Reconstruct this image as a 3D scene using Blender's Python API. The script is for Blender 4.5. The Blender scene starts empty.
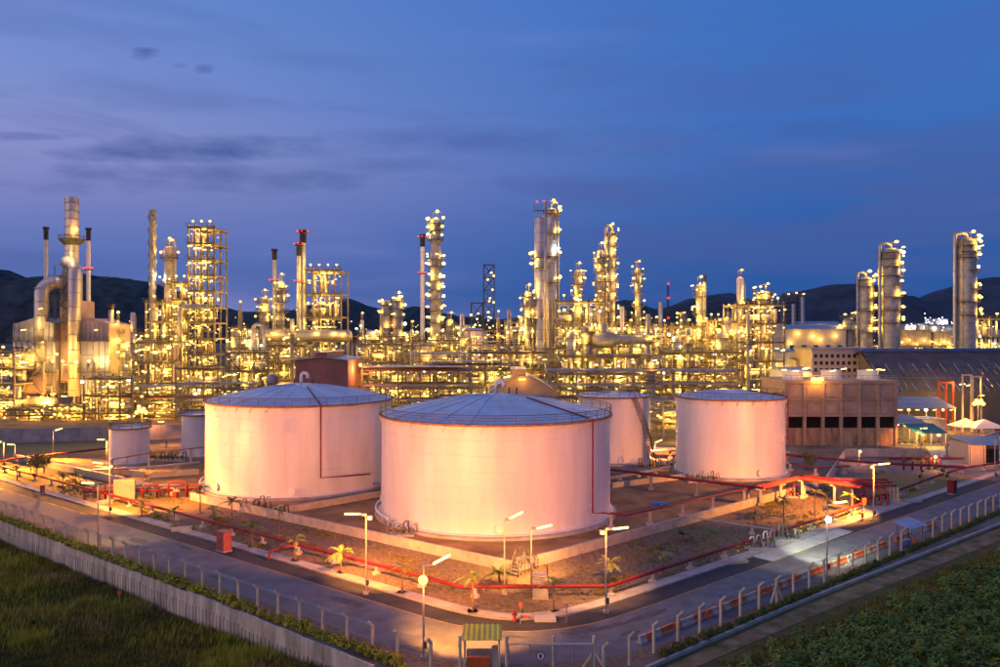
import bpy, math, random
import numpy as np
from mathutils import Vector, Matrix

# ------------------------------------------------------------------ camera, sky, sun, exposure
scene = bpy.context.scene
C = scene.collection
H_CAM, FPX, Y0 = 25.0, 778.0, 335.0
cam_d = bpy.data.cameras.new('camera'); cam = bpy.data.objects.new('camera', cam_d); C.objects.link(cam)
cam_d.sensor_width = 36.0; cam_d.lens = 36.0 * FPX / 1000.0
cam_d.shift_y = -(333.5 - Y0) / 1000.0
cam_d.clip_start = 0.5; cam_d.clip_end = 20000
cam.location = (0, 0, H_CAM); cam.rotation_euler = (math.radians(90), 0, 0)
scene.camera = cam

world = bpy.data.worlds.new('World'); scene.world = world; world.use_nodes = True
wn, wl = world.node_tree.nodes, world.node_tree.links
wn.clear()
def N(nodes, t, **kw):
    n = nodes.new(t)
    for k, v in kw.items(): setattr(n, k, v)
    return n
out = N(wn, 'ShaderNodeOutputWorld'); bg = N(wn, 'ShaderNodeBackground')
tc = N(wn, 'ShaderNodeTexCoord'); sep = N(wn, 'ShaderNodeSeparateXYZ')
wl.new(tc.outputs['Generated'], sep.inputs[0])
def ramp(nodes, stops, interp='B_SPLINE'):
    r = nodes.new('ShaderNodeValToRGB'); r.color_ramp.interpolation = interp
    e = r.color_ramp.elements
    while len(e) > 1: e.remove(e[-1])
    e[0].position, e[0].color = stops[0][0], (*stops[0][1], 1)
    for p, c in stops[1:]:
        k = e.new(p); k.color = (*c, 1)
    return r
def lin(r, g, b):
    f = lambda v: ((v / 255 + .055) / 1.055) ** 2.4 if v > 10 else v / 255 / 12.92
    return (f(r), f(g), f(b))
# elevation ramps for the afterglow side (west, left) and the far side (right)
rl = ramp(wn, [(0.0, lin(62, 84, 140)), (0.06, lin(76, 100, 162)), (0.13, lin(102, 116, 178)), (0.20, lin(138, 138, 188)), (0.28, lin(116, 136, 196)), (0.42, lin(92, 128, 194)), (0.7, lin(66, 110, 188)), (1.0, lin(64, 108, 186))])
rr = ramp(wn, [(0.0, lin(30, 72, 138)), (0.08, lin(34, 82, 152)), (0.16, lin(48, 90, 160)), (0.27, lin(58, 104, 177)), (0.42, lin(54, 102, 176)), (0.7, lin(58, 106, 186)), (1.0, lin(64, 108, 186))])
wl.new(sep.outputs['Z'], rl.inputs[0]); wl.new(sep.outputs['Z'], rr.inputs[0])
mr = N(wn, 'ShaderNodeMapRange'); mr.interpolation_type = 'SMOOTHSTEP'
mr.inputs['From Min'].default_value = -0.72; mr.inputs['From Max'].default_value = 0.42
wl.new(sep.outputs['X'], mr.inputs['Value'])
mixs = N(wn, 'ShaderNodeMix', data_type='RGBA')
wl.new(mr.outputs['Result'], mixs.inputs[0]); wl.new(rl.outputs[0], mixs.inputs[6]); wl.new(rr.outputs[0], mixs.inputs[7])
# thin stretched cloud banks
mp = N(wn, 'ShaderNodeMapping'); mp.inputs['Scale'].default_value = (1.6, 1.6, 11.0); mp.inputs['Location'].default_value = (0.35, 0.2, 0.9)
wl.new(tc.outputs['Generated'], mp.inputs[0])
nz = N(wn, 'ShaderNodeTexNoise'); nz.inputs['Scale'].default_value = 1.5; nz.inputs['Detail'].default_value = 6; nz.inputs['Roughness'].default_value = .52; nz.inputs['Distortion'].default_value = .35
wl.new(mp.outputs[0], nz.inputs['Vector'])
cr = ramp(wn, [(0.46, (0, 0, 0)), (0.62, (1, 1, 1))], 'EASE'); wl.new(nz.outputs['Fac'], cr.inputs[0])
# banks of cloud lie low over the hills; the sky clears upward
band = ramp(wn, [(0.0, (.25, .25, .25)), (0.06, (.6, .6, .6)), (0.15, (1, 1, 1)), (0.24, (.55, .55, .55)), (0.36, (.3, .3, .3)), (1, (.25, .25, .25))], 'LINEAR')
wl.new(sep.outputs['Z'], band.inputs[0])
cm = N(wn, 'ShaderNodeMath', operation='MULTIPLY'); wl.new(cr.outputs[0], cm.inputs[0]); wl.new(band.outputs[0], cm.inputs[1])
cm2 = N(wn, 'ShaderNodeMath', operation='MULTIPLY'); wl.new(cm.outputs[0], cm2.inputs[0]); cm2.inputs[1].default_value = .6
cl = N(wn, 'ShaderNodeMix', data_type='RGBA'); cl.inputs[7].default_value = (*lin(70, 86, 146), 1)
wl.new(cm2.outputs[0], cl.inputs[0]); wl.new(mixs.outputs[2], cl.inputs[6])
# the pale lit streaks between the banks
nz2 = N(wn, 'ShaderNodeTexNoise'); nz2.inputs['Scale'].default_value = 1.1; nz2.inputs['Detail'].default_value = 5
mp2 = N(wn, 'ShaderNodeMapping'); mp2.inputs['Scale'].default_value = (1.2, 1.2, 7.0); mp2.inputs['Location'].default_value = (4.1, 2.2, 1.4)
wl.new(tc.outputs['Generated'], mp2.inputs[0]); wl.new(mp2.outputs[0], nz2.inputs['Vector'])
cr2 = ramp(wn, [(0.48, (0, 0, 0)), (0.75, (1, 1, 1))], 'EASE'); wl.new(nz2.outputs['Fac'], cr2.inputs[0])
sc2 = N(wn, 'ShaderNodeMath', operation='MULTIPLY'); wl.new(cr2.outputs[0], sc2.inputs[0]); sc2.inputs[1].default_value = .42
pl = N(wn, 'ShaderNodeMix', data_type='RGBA'); pl.inputs[7].default_value = (*lin(150, 146, 204), 1)
wl.new(sc2.outputs[0], pl.inputs[0]); wl.new(cl.outputs[2], pl.inputs[6])
# cloud banks seen over the hills: soft slate streaks with ragged noise edges
def mth(op, a, b=None, clamp=False):
    n_ = N(wn, 'ShaderNodeMath', operation=op); n_.use_clamp = clamp
    for i_, v_ in enumerate((a, b)):
        if v_ is None: continue
        if hasattr(v_, 'is_output'): wl.new(v_, n_.inputs[i_])
        else: n_.inputs[i_].default_value = v_
    return n_.outputs[0]
yy = mth('MAXIMUM', sep.outputs['Y'], .05); cu = mth('DIVIDE', sep.outputs['X'], yy); cv = mth('DIVIDE', sep.outputs['Z'], yy)
mp3 = N(wn, 'ShaderNodeMapping'); mp3.inputs['Scale'].default_value = (4.5, 4.5, 17); wl.new(tc.outputs['Generated'], mp3.inputs[0])
nz3 = N(wn, 'ShaderNodeTexNoise'); nz3.inputs['Scale'].default_value = 1.6; nz3.inputs['Detail'].default_value = 7; nz3.inputs['Roughness'].default_value = .6; wl.new(mp3.outputs[0], nz3.inputs['Vector'])
rag = mth('SUBTRACT', nz3.outputs['Fac'], .5)
total = None
for x_, y_, w_, h_, k_ in ((195, 148, 115, 13, 1.0), (190, 182, 150, 15, .8), (25, 136, 60, 5, .8), (148, 52, 15, 8, 1.3), (203, 69, 10, 5, .9), (178, 66, 12, 4, .6), (560, 140, 190, 16, .5), (800, 128, 150, 9, .4), (400, 165, 80, 8, .4)):
    du = mth('DIVIDE', mth('SUBTRACT', cu, (x_ - 500) / 778), w_ / 778); dv = mth('DIVIDE', mth('SUBTRACT', cv, (335 - y_) / 778), h_ / 778)
    q = mth('ADD', mth('MULTIPLY', du, du), mth('MULTIPLY', dv, dv)); q = mth('ADD', q, mth('MULTIPLY', rag, 6.5))
    g_ = mth('MULTIPLY', mth('MULTIPLY', mth('SUBTRACT', 1.5, q), .42, True), k_); total = g_ if total is None else mth('MAXIMUM', total, g_)
total = mth('MULTIPLY', mth('MULTIPLY', total, 1.0, True), mth('GREATER_THAN', sep.outputs['Y'], .05))
bank = N(wn, 'ShaderNodeMix', data_type='RGBA'); bank.inputs[7].default_value = (*lin(62, 84, 146), 1)
wl.new(total, bank.inputs[0]); wl.new(pl.outputs[2], bank.inputs[6])
# physical twilight sky under the gradient
sky = N(wn, 'ShaderNodeTexSky', sky_type='NISHITA'); sky.sun_disc = False
SUN_EL, SUN_AZ = math.radians(1.5), math.radians(-125)
sky.sun_elevation = SUN_EL; sky.sun_rotation = SUN_AZ
skm = N(wn, 'ShaderNodeMix', data_type='RGBA', blend_type='ADD'); skm.inputs[0].default_value = .002
wl.new(bank.outputs[2], skm.inputs[6]); wl.new(sky.outputs[0], skm.inputs[7])
wl.new(skm.outputs[2], bg.inputs['Color']); bg.inputs['Strength'].default_value = 1.0
wl.new(bg.outputs[0], out.inputs['Surface'])

# last afterglow: a weak, very soft, rosy sun from behind the left shoulder
sd = bpy.data.lights.new('sun', 'SUN'); sd.energy = 0.85; sd.angle = math.radians(70); sd.color = (1.0, .60, .34)
sun = bpy.data.objects.new('sun', sd); C.objects.link(sun)
_d = Vector((math.sin(SUN_AZ), math.cos(SUN_AZ), math.tan(math.radians(16))))
sun.rotation_euler = _d.to_track_quat('Z', 'Y').to_euler()
sun.location = (-200, -200, 120)

vs = scene.view_settings
vs.view_transform = 'Standard'; vs.look = 'None'; vs.exposure = 0.22; vs.gamma = 1.0; vs.use_curve_mapping = False
cy = scene.cycles
cy.use_denoising = True; cy.max_bounces = 5; cy.diffuse_bounces = 2; cy.glossy_bounces = 2; cy.transparent_max_bounces = 12
cy.sample_clamp_indirect = 2.0; cy.use_light_tree = True; cy.caustics_reflective = False; cy.caustics_refractive = False

# ------------------------------------------------------------------ placing helpers
def G(px, py, z=0.0):
    """ground plan position of a spot measured in the survey photo, at height z"""
    Y = (H_CAM - z) * FPX / (py - Y0)
    return Vector(((px - 500) * Y / FPX, Y, z))
def PX(px, Y): return (px - 500) * Y / FPX
def PZ(py, Y): return H_CAM - (py - Y0) * Y / FPX
R = math.radians
rng = random.Random(11)

# ------------------------------------------------------------------ materials
MATS = {}
def material(name, col, rough=.7, metal=0.0, var=.25, vscale=.6, col2=None, bump=0.0, bscale=6.0, streak=0.0, spec=.4, detail=4):
    m = bpy.data.materials.new(name); m.use_nodes = True
    n, l = m.node_tree.nodes, m.node_tree.links
    b = n['Principled BSDF']
    b.inputs['Roughness'].default_value = rough; b.inputs['Metallic'].default_value = metal
    b.inputs['Specular IOR Level'].default_value = spec
    t = n.new('ShaderNodeTexCoord')
    nz = n.new('ShaderNodeTexNoise'); nz.inputs['Scale'].default_value = vscale; nz.inputs['Detail'].default_value = detail; nz.inputs['Roughness'].default_value = .6
    geo = n.new('ShaderNodeNewGeometry')
    src = geo.outputs['Position']
    if streak:
        mp = n.new('ShaderNodeMapping'); mp.inputs['Scale'].default_value = (1, 1, streak); l.new(src, mp.inputs[0]); l.new(mp.outputs[0], nz.inputs['Vector'])
    else:
        l.new(src, nz.inputs['Vector'])
    c2 = col2 or tuple(c * (1 - var) for c in col)
    c1 = col if col2 else tuple(min(1, c * (1 + var * .6)) for c in col)
    r = ramp(n, [(0.32, c2), (0.68, c1)], 'LINEAR'); l.new(nz.outputs['Fac'], r.inputs[0])
    l.new(r.outputs[0], b.inputs['Base Color'])
    if bump:
        nb = n.new('ShaderNodeTexNoise'); nb.inputs['Scale'].default_value = bscale; nb.inputs['Detail'].default_value = 3; l.new(src, nb.inputs['Vector'])
        bp = n.new('ShaderNodeBump'); bp.inputs['Strength'].default_value = bump; bp.inputs['Distance'].default_value = .08
        l.new(nb.outputs['Fac'], bp.inputs['Height']); l.new(bp.outputs[0], b.inputs['Normal'])
    MATS[name] = m; return m
def emit(name, col, strength):
    m = bpy.data.materials.new(name); m.use_nodes = True
    n, l = m.node_tree.nodes, m.node_tree.links; n.clear()
    o = n.new('ShaderNodeOutputMaterial'); e = n.new('ShaderNodeEmission'); e.inputs[0].default_value = (*col, 1); e.inputs[1].default_value = strength
    l.new(e.outputs[0], o.inputs[0]); m.cycles.emission_sampling = 'NONE'
    MATS[name] = m; return m
M = MATS
material('tank_white', (.70, .665, .63), .42, var=.15, vscale=.35, streak=.18, detail=7, bump=.02, bscale=1.2)
material('tank_roof', (.55, .59, .64), .5, var=.16, vscale=.35)
material('rust_rim', (.30, .15, .09), .75, var=.4, vscale=1.5)
material('rail_brown', (.10, .07, .06), .6, metal=.2, var=.3)
material('concrete', (.36, .34, .31), .88, var=.30, vscale=.5, bump=.15)
material('concrete_pale', (.40, .36, .30), .85, var=.25, vscale=.7, bump=.12)
material('wall_stained', (.74, .62, .46), .9, col2=(.30, .24, .17), vscale=.9, streak=.22, bump=.2)
material('dirt', (.33, .215, .11), .95, spec=.08, col2=(.15, .095, .055), vscale=.22, bump=.35, bscale=2.2, detail=8)
material('gravel', (.27, .195, .125), .95, spec=.08, col2=(.10, .075, .055), vscale=2.2, bump=.6, bscale=5, detail=10)
material('yard', (.20, .165, .12), .95, spec=.05, var=.4, vscale=.12, bump=.2)
material('asphalt', (.150, .155, .165), .8, spec=.2, var=.3, vscale=.5, bump=.1, bscale=12, detail=8)
material('asphalt_dark', (.042, .041, .044), .85, var=.35, vscale=.6, bump=.15, bscale=12)
material('asphalt_patch', (.105, .108, .115), .85, spec=.1, var=.3, vscale=1.2, bump=.1, bscale=12)
material('yellow_paint', (.36, .25, .07), .6, var=.35, vscale=2)
material('kerb', (.34, .30, .24), .85, var=.25, vscale=.8, bump=.1)
material('slab', (.42, .42, .40), .8, var=.16, vscale=.5)
material('lawn', (.16, .14, .035), .95, col2=(.24, .16, .07), vscale=.3, bump=.5, bscale=4, detail=8)
material('field_soil', (.11, .10, .018), 1, col2=(.045, .045, .012), vscale=.35, bump=.4)
material('sand_path', (.30, .21, .12), .95, spec=.05, col2=(.10, .085, .03), vscale=.55, bump=.3, detail=8)
material('grass', (.27, .205, .022), .85, col2=(.075, .082, .012), vscale=.33, detail=8)
material('grass_dry', (.50, .30, .08), .85, col2=(.28, .20, .05), vscale=.3)
material('crop_leaf', (.17, .26, .016), .7, col2=(.045, .09, .008), vscale=.5, detail=5)
material('hedge_leaf', (.13, .17, .015), .7, col2=(.05, .075, .01), vscale=.9)
material('shrub_leaf', (.52, .43, .02), .65, col2=(.20, .20, .014), vscale=.8)
material('palm_leaf', (.13, .165, .035), .6, col2=(.055, .09, .02), vscale=1.2)
material('palm_yellow', (.23, .24, .04), .6, var=.25)
material('bark', (.16, .115, .075), .9, var=.3, vscale=3)
material('red_pipe', (.22, .014, .018), .6, var=.28, vscale=.8)
material('orange_red', (.55, .07, .03), .5, var=.25, vscale=.8)
material('red_box', (.40, .105, .085), .55, var=.18, vscale=1)
material('steel_grey', (.30, .29, .27), .6, metal=.25, var=.3, vscale=.7)
material('steel_dark', (.085, .082, .078), .6, metal=.2, var=.3)
material('steel_beige', (.25, .22, .16), .65, metal=.1, var=.3, vscale=.5)
material('galv', (.44, .45, .46), .45, metal=.55, var=.2)
material('cladding', (.50, .47, .45), .42, metal=.55, var=.22, vscale=.5, streak=.3)
material('cladding_dark', (.30, .29, .28), .5, metal=.4, var=.28, vscale=.6)
material('cladding_pink', (.42, .29, .25), .55, metal=.1, var=.22, vscale=.4)
material('insul', (.40, .37, .32), .55, metal=.25, var=.25, vscale=.6)
material('pipe_silver', (.40, .38, .34), .4, metal=.5, var=.22)
material('white_paint', (.74, .73, .70), .5, var=.12)
material('black_paint', (.02, .02, .022), .55, var=.2)
material('post_conc', (.66, .55, .35), .85, var=.2, vscale=2)
material('brick_shed', (.30, .14, .105), .8, var=.15, vscale=.5)
material('shed_roof', (.30, .32, .36), .5, metal=.3, var=.2)
material('warehouse', (.115, .10, .10), .9, spec=.1, metal=0, var=.25, vscale=.25)
material('ridge_blue', (.05, .10, .30), .5, var=.2)
material('cream_wall', (.48, .41, .32), .85, var=.12, vscale=.4)
material('cool_conc', (.48, .34, .23), .85, col2=(.32, .22, .15), vscale=.35, bump=.1)
material('cool_wood', (.50, .32, .18), .85, col2=(.22, .13, .08), vscale=1.1, streak=.25)
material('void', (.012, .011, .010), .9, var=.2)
material('window_glass', (.03, .035, .05), .2, var=.2)
material('teal', (.025, .19, .17), .55, var=.2)
material('blue_roof', (.30, .38, .50), .45, metal=.2, var=.2)
material('blue_plastic', (.03, .12, .38), .5, var=.2)
material('white_fabric', (.75, .70, .62), .7, var=.1)
material('orange_plastic', (.62, .14, .03), .5, var=.2, vscale=1.5)
material('white_plastic', (.50, .42, .34), .5, var=.2, vscale=1.5)
material('lime', (.68, .66, .04), .5, var=.15)
material('olive', (.36, .36, .05), .5, var=.2)
material('yellow', (.70, .50, .03), .5, var=.15)
material('hill', (.038, .052, .050), 1, var=.65, vscale=.02, detail=9)  # distance haze is mixed into this blue-green
material('hill_far', (.040, .056, .076), 1, var=.5, vscale=.008, detail=9)  # bluer than the near hills: the haze is put into the colour
material('tower_block', (.10, .11, .13), .8, var=.2, vscale=.05)
emit('lamp_sodium', (1.0, .64, .15), 4.2)
emit('lamp_orange', (1.0, .50, .06), 7.0)
emit('lamp_warm', (1.0, .74, .20), 4.0)
emit('lamp_white', (1.0, .95, .85), 7.0)
emit('lamp_red', (1.0, .03, .03), 3.0)
emit('lit_panel', (1.0, .80, .40), 1.1)
# chain link: mostly open
m = bpy.data.materials.new('chain_link'); m.use_nodes = True
n, l = m.node_tree.nodes, m.node_tree.links; b = n['Principled BSDF']; b.inputs['Base Color'].default_value = (.16, .155, .15, 1); b.inputs['Roughness'].default_value = .6
tr = n.new('ShaderNodeBsdfTransparent'); mx = n.new('ShaderNodeMixShader'); mx.inputs[0].default_value = .15
l.new(tr.outputs[0], mx.inputs[1]); l.new(b.outputs[0], mx.inputs[2]); l.new(mx.outputs[0], n['Material Output'].inputs[0]); M['chain_link'] = m

# ------------------------------------------------------------------ mesh builder
class MB:
    def __init__(s): s.v = []; s.f = []
    def add(s, vs, fs):
        o = len(s.v); s.v.extend(vs); s.f.extend([tuple(i + o for i in f) for f in fs]); return s
    def box(s, c, d, rz=0.0):
        x, y, z = d[0] / 2, d[1] / 2, d[2] / 2; ca, sa = math.cos(rz), math.sin(rz)
        vs = [(c[0] + px * ca - py * sa, c[1] + px * sa + py * ca, c[2] + pz) for pz in (-z, z) for px, py in ((-x, -y), (x, -y), (x, y), (-x, y))]
        return s.add(vs, [(3, 2, 1, 0), (4, 5, 6, 7), (0, 1, 5, 4), (1, 2, 6, 5), (2, 3, 7, 6), (3, 0, 4, 7)])
    def bx(s, x0, x1, y0, y1, z0, z1): return s.box(((x0 + x1) / 2, (y0 + y1) / 2, (z0 + z1) / 2), (x1 - x0, y1 - y0, z1 - z0))
    def beam(s, p, q, w, h=None):
        h = h or w; p, q = Vector(p), Vector(q); d = (q - p)
        if d.length < 1e-6: return s
        d.normalize(); u = Vector((0, 0, 1)) if abs(d.z) < .95 else Vector((1, 0, 0))
        a = d.cross(u).normalized() * (w / 2); b = a.cross(d).normalized() * (h / 2)
        vs = [tuple(o + sx * a + sy * b) for o in (p, q) for sx, sy in ((-1, -1), (1, -1), (1, 1), (-1, 1))]
        return s.add(vs, [(3, 2, 1, 0), (4, 5, 6, 7), (0, 1, 5, 4), (1, 2, 6, 5), (2, 3, 7, 6), (3, 0, 4, 7)])
    def tube(s, pts, r, n=8, caps=True):
        pts = [Vector(p) for p in pts]; rs = r if isinstance(r, (list, tuple)) else [r] * len(pts)
        o = len(s.v); prev = None
        for i, p in enumerate(pts):
            t = (pts[min(i + 1, len(pts) - 1)] - pts[max(i - 1, 0)])
            t = t.normalized() if t.length > 1e-9 else Vector((0, 0, 1))
            if prev is None:
                a = t.cross(Vector((0, 0, 1)))
                if a.length < 1e-3: a = t.cross(Vector((1, 0, 0)))
            else:
                a = prev - t * prev.dot(t)
                if a.length < 1e-4: a = t.orthogonal()
            a.normalize(); prev = a; b = t.cross(a)
            for k in range(n):
                th = 2 * math.pi * k / n; s.v.append(tuple(p + (a * math.cos(th) + b * math.sin(th)) * rs[i]))
        for i in range(len(pts) - 1):
            for k in range(n):
                s.f.append((o + i * n + k, o + i * n + (k + 1) % n, o + (i + 1) * n + (k + 1) % n, o + (i + 1) * n + k))
        if caps:
            s.f.append(tuple(o + k for k in range(n))[::-1]); e = o + (len(pts) - 1) * n; s.f.append(tuple(e + k for k in range(n)))
        return s
    def lathe(s, prof, c=(0, 0, 0), n=24, a0=0.0, a1=None):
        full = a1 is None; a1 = a0 + 2 * math.pi if full else a1
        m = n if full else n + 1; o = len(s.v)
        for r, z in prof:
            for k in range(m):
                th = a0 + (a1 - a0) * k / n; s.v.append((c[0] + r * math.sin(th), c[1] - r * math.cos(th), c[2] + z))
        for i in range(len(prof) - 1):
            for k in range(n):
                k2 = (k + 1) % m
                s.f.append((o + i * m + k, o + i * m + k2, o + (i + 1) * m + k2, o + (i + 1) * m + k))
        return s
    def ring(s, Rr, z, r, c=(0, 0), n=32, k=5, a0=0.0, a1=None):
        full = a1 is None; a1 = a0 + 2 * math.pi if full else a1
        pts = [(c[0] + Rr * math.sin(a0 + (a1 - a0) * i / n), c[1] - Rr * math.cos(a0 + (a1 - a0) * i / n), z) for i in range(n + 1)]
        return s.tube(pts, r, k, caps=not full)
    def sphere(s, c, r, n=12, m=8, sz=1.0):
        return s.lathe([(max(r * math.sin(math.pi * i / m), .001), -r * sz * math.cos(math.pi * i / m)) for i in range(m + 1)], c, n)
    def quad(s, *p): return s.add([tuple(q) for q in p], [tuple(range(len(p)))])
    def mesh(s, name):
        me = bpy.data.meshes.new(name); me.from_pydata(s.v, [], s.f); me.update(); return me
    def build(s, name, mat, parent=None, smooth=False, world=True):
        if parent is not None and world and s.v:
            mi = LOCM.get(parent.name)
            if mi is not None: s.v = [tuple(mi @ Vector(p)) for p in s.v]
        me = s.mesh(name); me.materials.append(M[mat] if isinstance(mat, str) else mat)
        if smooth: me.shade_smooth() if smooth is True else smooth_angle(me, smooth)
        return link(name, me, parent)
LOCM = {}
def smooth_angle(me, ang):
    me.shade_smooth(); me.set_sharp_from_angle(angle=R(ang))
def link(name, me, parent=None, loc=None, rz=0.0, sc=None):
    o = bpy.data.objects.new(name, me); C.objects.link(o)
    if parent is not None: o.parent = parent
    if loc is not None: o.location = loc
    if rz: o.rotation_euler = (0, 0, rz)
    if sc is not None: o.scale = sc if hasattr(sc, '__len__') else (sc, sc, sc)
    if parent is not None and parent.name in LOCM:        # parts of parts share the thing's frame
        LOCM[o.name] = LOCM[parent.name] if loc is None else None
    return o
def thing(name, label, cat, loc=(0, 0, 0), rz=0.0, group=None):
    o = bpy.data.objects.new(name, None); C.objects.link(o); o.empty_display_size = .3
    o.location = loc; o.rotation_euler = (0, 0, rz); o['label'] = label; o['category'] = cat; o['kind'] = 'thing'
    if group: o['group'] = group
    LOCM[o.name] = (Matrix.Translation(Vector(loc)) @ Matrix.Rotation(rz, 4, 'Z')).inverted()
    return o
def tag(o, label, cat, group=None):
    o['label'] = label; o['category'] = cat
    if group: o['group'] = group
    return o
def struct(name, mb, mat, smooth=False):
    o = mb.build(name, mat, None, smooth); o['kind'] = 'structure'; return o
def copy_tree(o, parent=None):
    c = o.copy(); C.objects.link(c); c.parent = parent
    for ch in o.children: copy_tree(ch, c)
    return c
def np_mesh(name, V, T, mat):
    me = bpy.data.meshes.new(name)
    me.vertices.add(len(V)); me.vertices.foreach_set('co', V.astype(np.float32).ravel())
    k = T.shape[1]
    me.loops.add(T.size); me.loops.foreach_set('vertex_index', T.astype(np.int32).ravel())
    me.polygons.add(len(T)); me.polygons.foreach_set('loop_start', np.arange(0, T.size, k, dtype=np.int32)); me.polygons.foreach_set('loop_total', np.full(len(T), k, dtype=np.int32))
    me.update(calc_edges=True); me.materials.append(M[mat]); return me

# lamps: shared meshes
_s = MB(); _s.sphere((0, 0, 0), 1.0, 8, 6)
BULB = {}
for k in ('lamp_sodium', 'lamp_orange', 'lamp_warm', 'lamp_white', 'lamp_red'):
    me = _s.mesh('lamp_globe'); me.materials.append(M[k]); me.shade_smooth(); BULB[k] = me
_t = MB(); _t.tube([(-1, 0, 0), (-.9, 0, 0), (.9, 0, 0), (1, 0, 0)], [.10, .22, .22, .10], 8)
TUBE = {}
for k in ('lamp_sodium', 'lamp_orange', 'lamp_warm', 'lamp_white'):
    me = _t.mesh('lamp_tube'); me.materials.append(M[k]); TUBE[k] = me
NL = [0]
KP, KS = 5.4, 1.0
def light(parent, p, power, col=(1, .58, .15), r=.6, world=True):
    d = bpy.data.lights.new('lamp_light', 'POINT'); d.energy = power; d.color = col; d.shadow_soft_size = r
    o = bpy.data.objects.new('lamp_light', d); C.objects.link(o)
    p = Vector(p)
    if parent is not None:
        if world: p = LOCM[parent.name] @ p
        o.parent = parent
    o.location = p; NL[0] += 1; return o
def spot(parent, p, target, power, col, ang=140, r=.35, blend=.6):
    d = bpy.data.lights.new('flood_light', 'SPOT'); d.energy = power; d.color = col; d.shadow_soft_size = r; d.spot_size = R(ang); d.spot_blend = blend
    o = bpy.data.objects.new('flood_light', d); C.objects.link(o); o.parent = parent; o.location = LOCM[parent.name] @ Vector(p)
    o.rotation_euler = (Vector(target) - Vector(p)).to_track_quat('-Z', 'Y').to_euler(); return o
def lamp(parent, p, s=.42, kind='lamp_sodium', tube=False, power=0.0, world=True, col=None):
    if kind == 'lamp_sodium': kind = rng.choices(('lamp_sodium', 'lamp_warm', 'lamp_orange', 'lamp_white'), (.58, .22, .16, .04))[0]
    q = LOCM[parent.name] @ Vector(p) if world else Vector(p)
    if tube:
        o = link('lamp', TUBE[kind], parent, q, rz=rng.uniform(-.35, .35), sc=(s * 1.5, s * 1.2, s * 1.2)); o.rotation_euler[1] = rng.uniform(-.25, .1)
    else: o = link('lamp', BULB[kind], parent, q, rz=rng.uniform(0, 3), sc=(s * rng.uniform(.9, 1.35), s * .9, s * rng.uniform(.55, .95)))
    if power: light(parent, q, power * KP, col or {'lamp_white': (1, .85, .6), 'lamp_orange': (1, .40, .05), 'lamp_red': (1, .03, .03)}.get(kind, (1, .54, .075)), s * 1.7, world=False)
    return o
# ------------------------------------------------------------------ ground, road, walls
def poly(name, pts, z, mat, kind='structure'):
    o = MB().quad(*[(p[0], p[1], z) for p in pts]).build(name, mat); o['kind'] = kind; return o
def lerp(a, b, t): return a + (b - a) * t
def resample(pts, step):
    pts = [Vector((p[0], p[1], p[2] if len(p) > 2 else 0)) for p in pts]; o = [pts[0]]; acc = 0
    for a, b in zip(pts[:-1], pts[1:]):
        L = (b - a).length; t = step - acc
        while t <= L + 1e-6: o.append(a.lerp(b, t / L)); t += step
        acc = L - (t - step)
    return o
def smooth_line(pts, it=2):
    pts = [Vector((p[0], p[1])) for p in pts]
    for _ in range(it):
        q = [pts[0]]
        for a, b in zip(pts[:-1], pts[1:]): q += [a.lerp(b, .25), a.lerp(b, .75)]
        q.append(pts[-1]); pts = q
    return pts
YL = smooth_line([(-231, 242.9), (-81.2, 126.3), (-35.3, 91.2), (-12, 73.0), (-6.5, 68.6), (-3, 66.4), (1.5, 65.2), (6.5, 66.4), (10, 68.6), (13.5, 71.4), (28.9, 84.6), (45.5, 98.6), (85, 132.0), (250, 272)])
def offset(line, d):
    o = []
    for i, p in enumerate(line):
        t = (line[min(i + 1, len(line) - 1)] - line[max(i - 1, 0)]).normalized()
        o.append(Vector((p.x - t.y * d, p.y + t.x * d)))
    return o
def strip(name, d0, d1, z, mat, line=YL):
    a, b = offset(line, d0), offset(line, d1); m = MB()
    for i in range(len(a) - 1): m.quad((*a[i], z), (*a[i + 1], z), (*b[i + 1], z), (*b[i], z))
    o = m.build(name, mat); o['kind'] = 'structure'; return o
def slabstrip(name, d0, d1, z0, z1, mat, line=YL):
    a, b = offset(line, d0), offset(line, d1); m = MB()
    for i in range(len(a) - 1):
        m.quad((*a[i], z1), (*a[i + 1], z1), (*b[i + 1], z1), (*b[i], z1)); m.quad((*a[i], z0), (*a[i + 1], z0), (*a[i + 1], z1), (*a[i], z1)); m.quad((*b[i], z1), (*b[i + 1], z1), (*b[i + 1], z0), (*b[i], z0))
    o = m.build(name, mat); o['kind'] = 'structure'; return o

def along2(line, s_):
    for a, b in zip(line[:-1], line[1:]):
        L = (b - a).length
        if s_ <= L: return a.lerp(b, s_ / L), (b - a).normalized()
        s_ -= L
    return line[-1], (line[-1] - line[-2]).normalized()
WALL_L = [(-9.5, 58.6), (-28.7, 74.4), (-67.5, 105.0), (-130, 154.5)]
KERB_R = [(11.0, 58.6), (27.3, 72.4), (68.5, 105.0), (130, 154)]
poly('ground', [(-4.5, 54), (6.5, 54)] + KERB_R + [(700, 608), (6000, 608), (6000, 7000), (-6000, 7000), (-6000, 608), (-704, 608)] + WALL_L[::-1], 0.0, 'yard')
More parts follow.
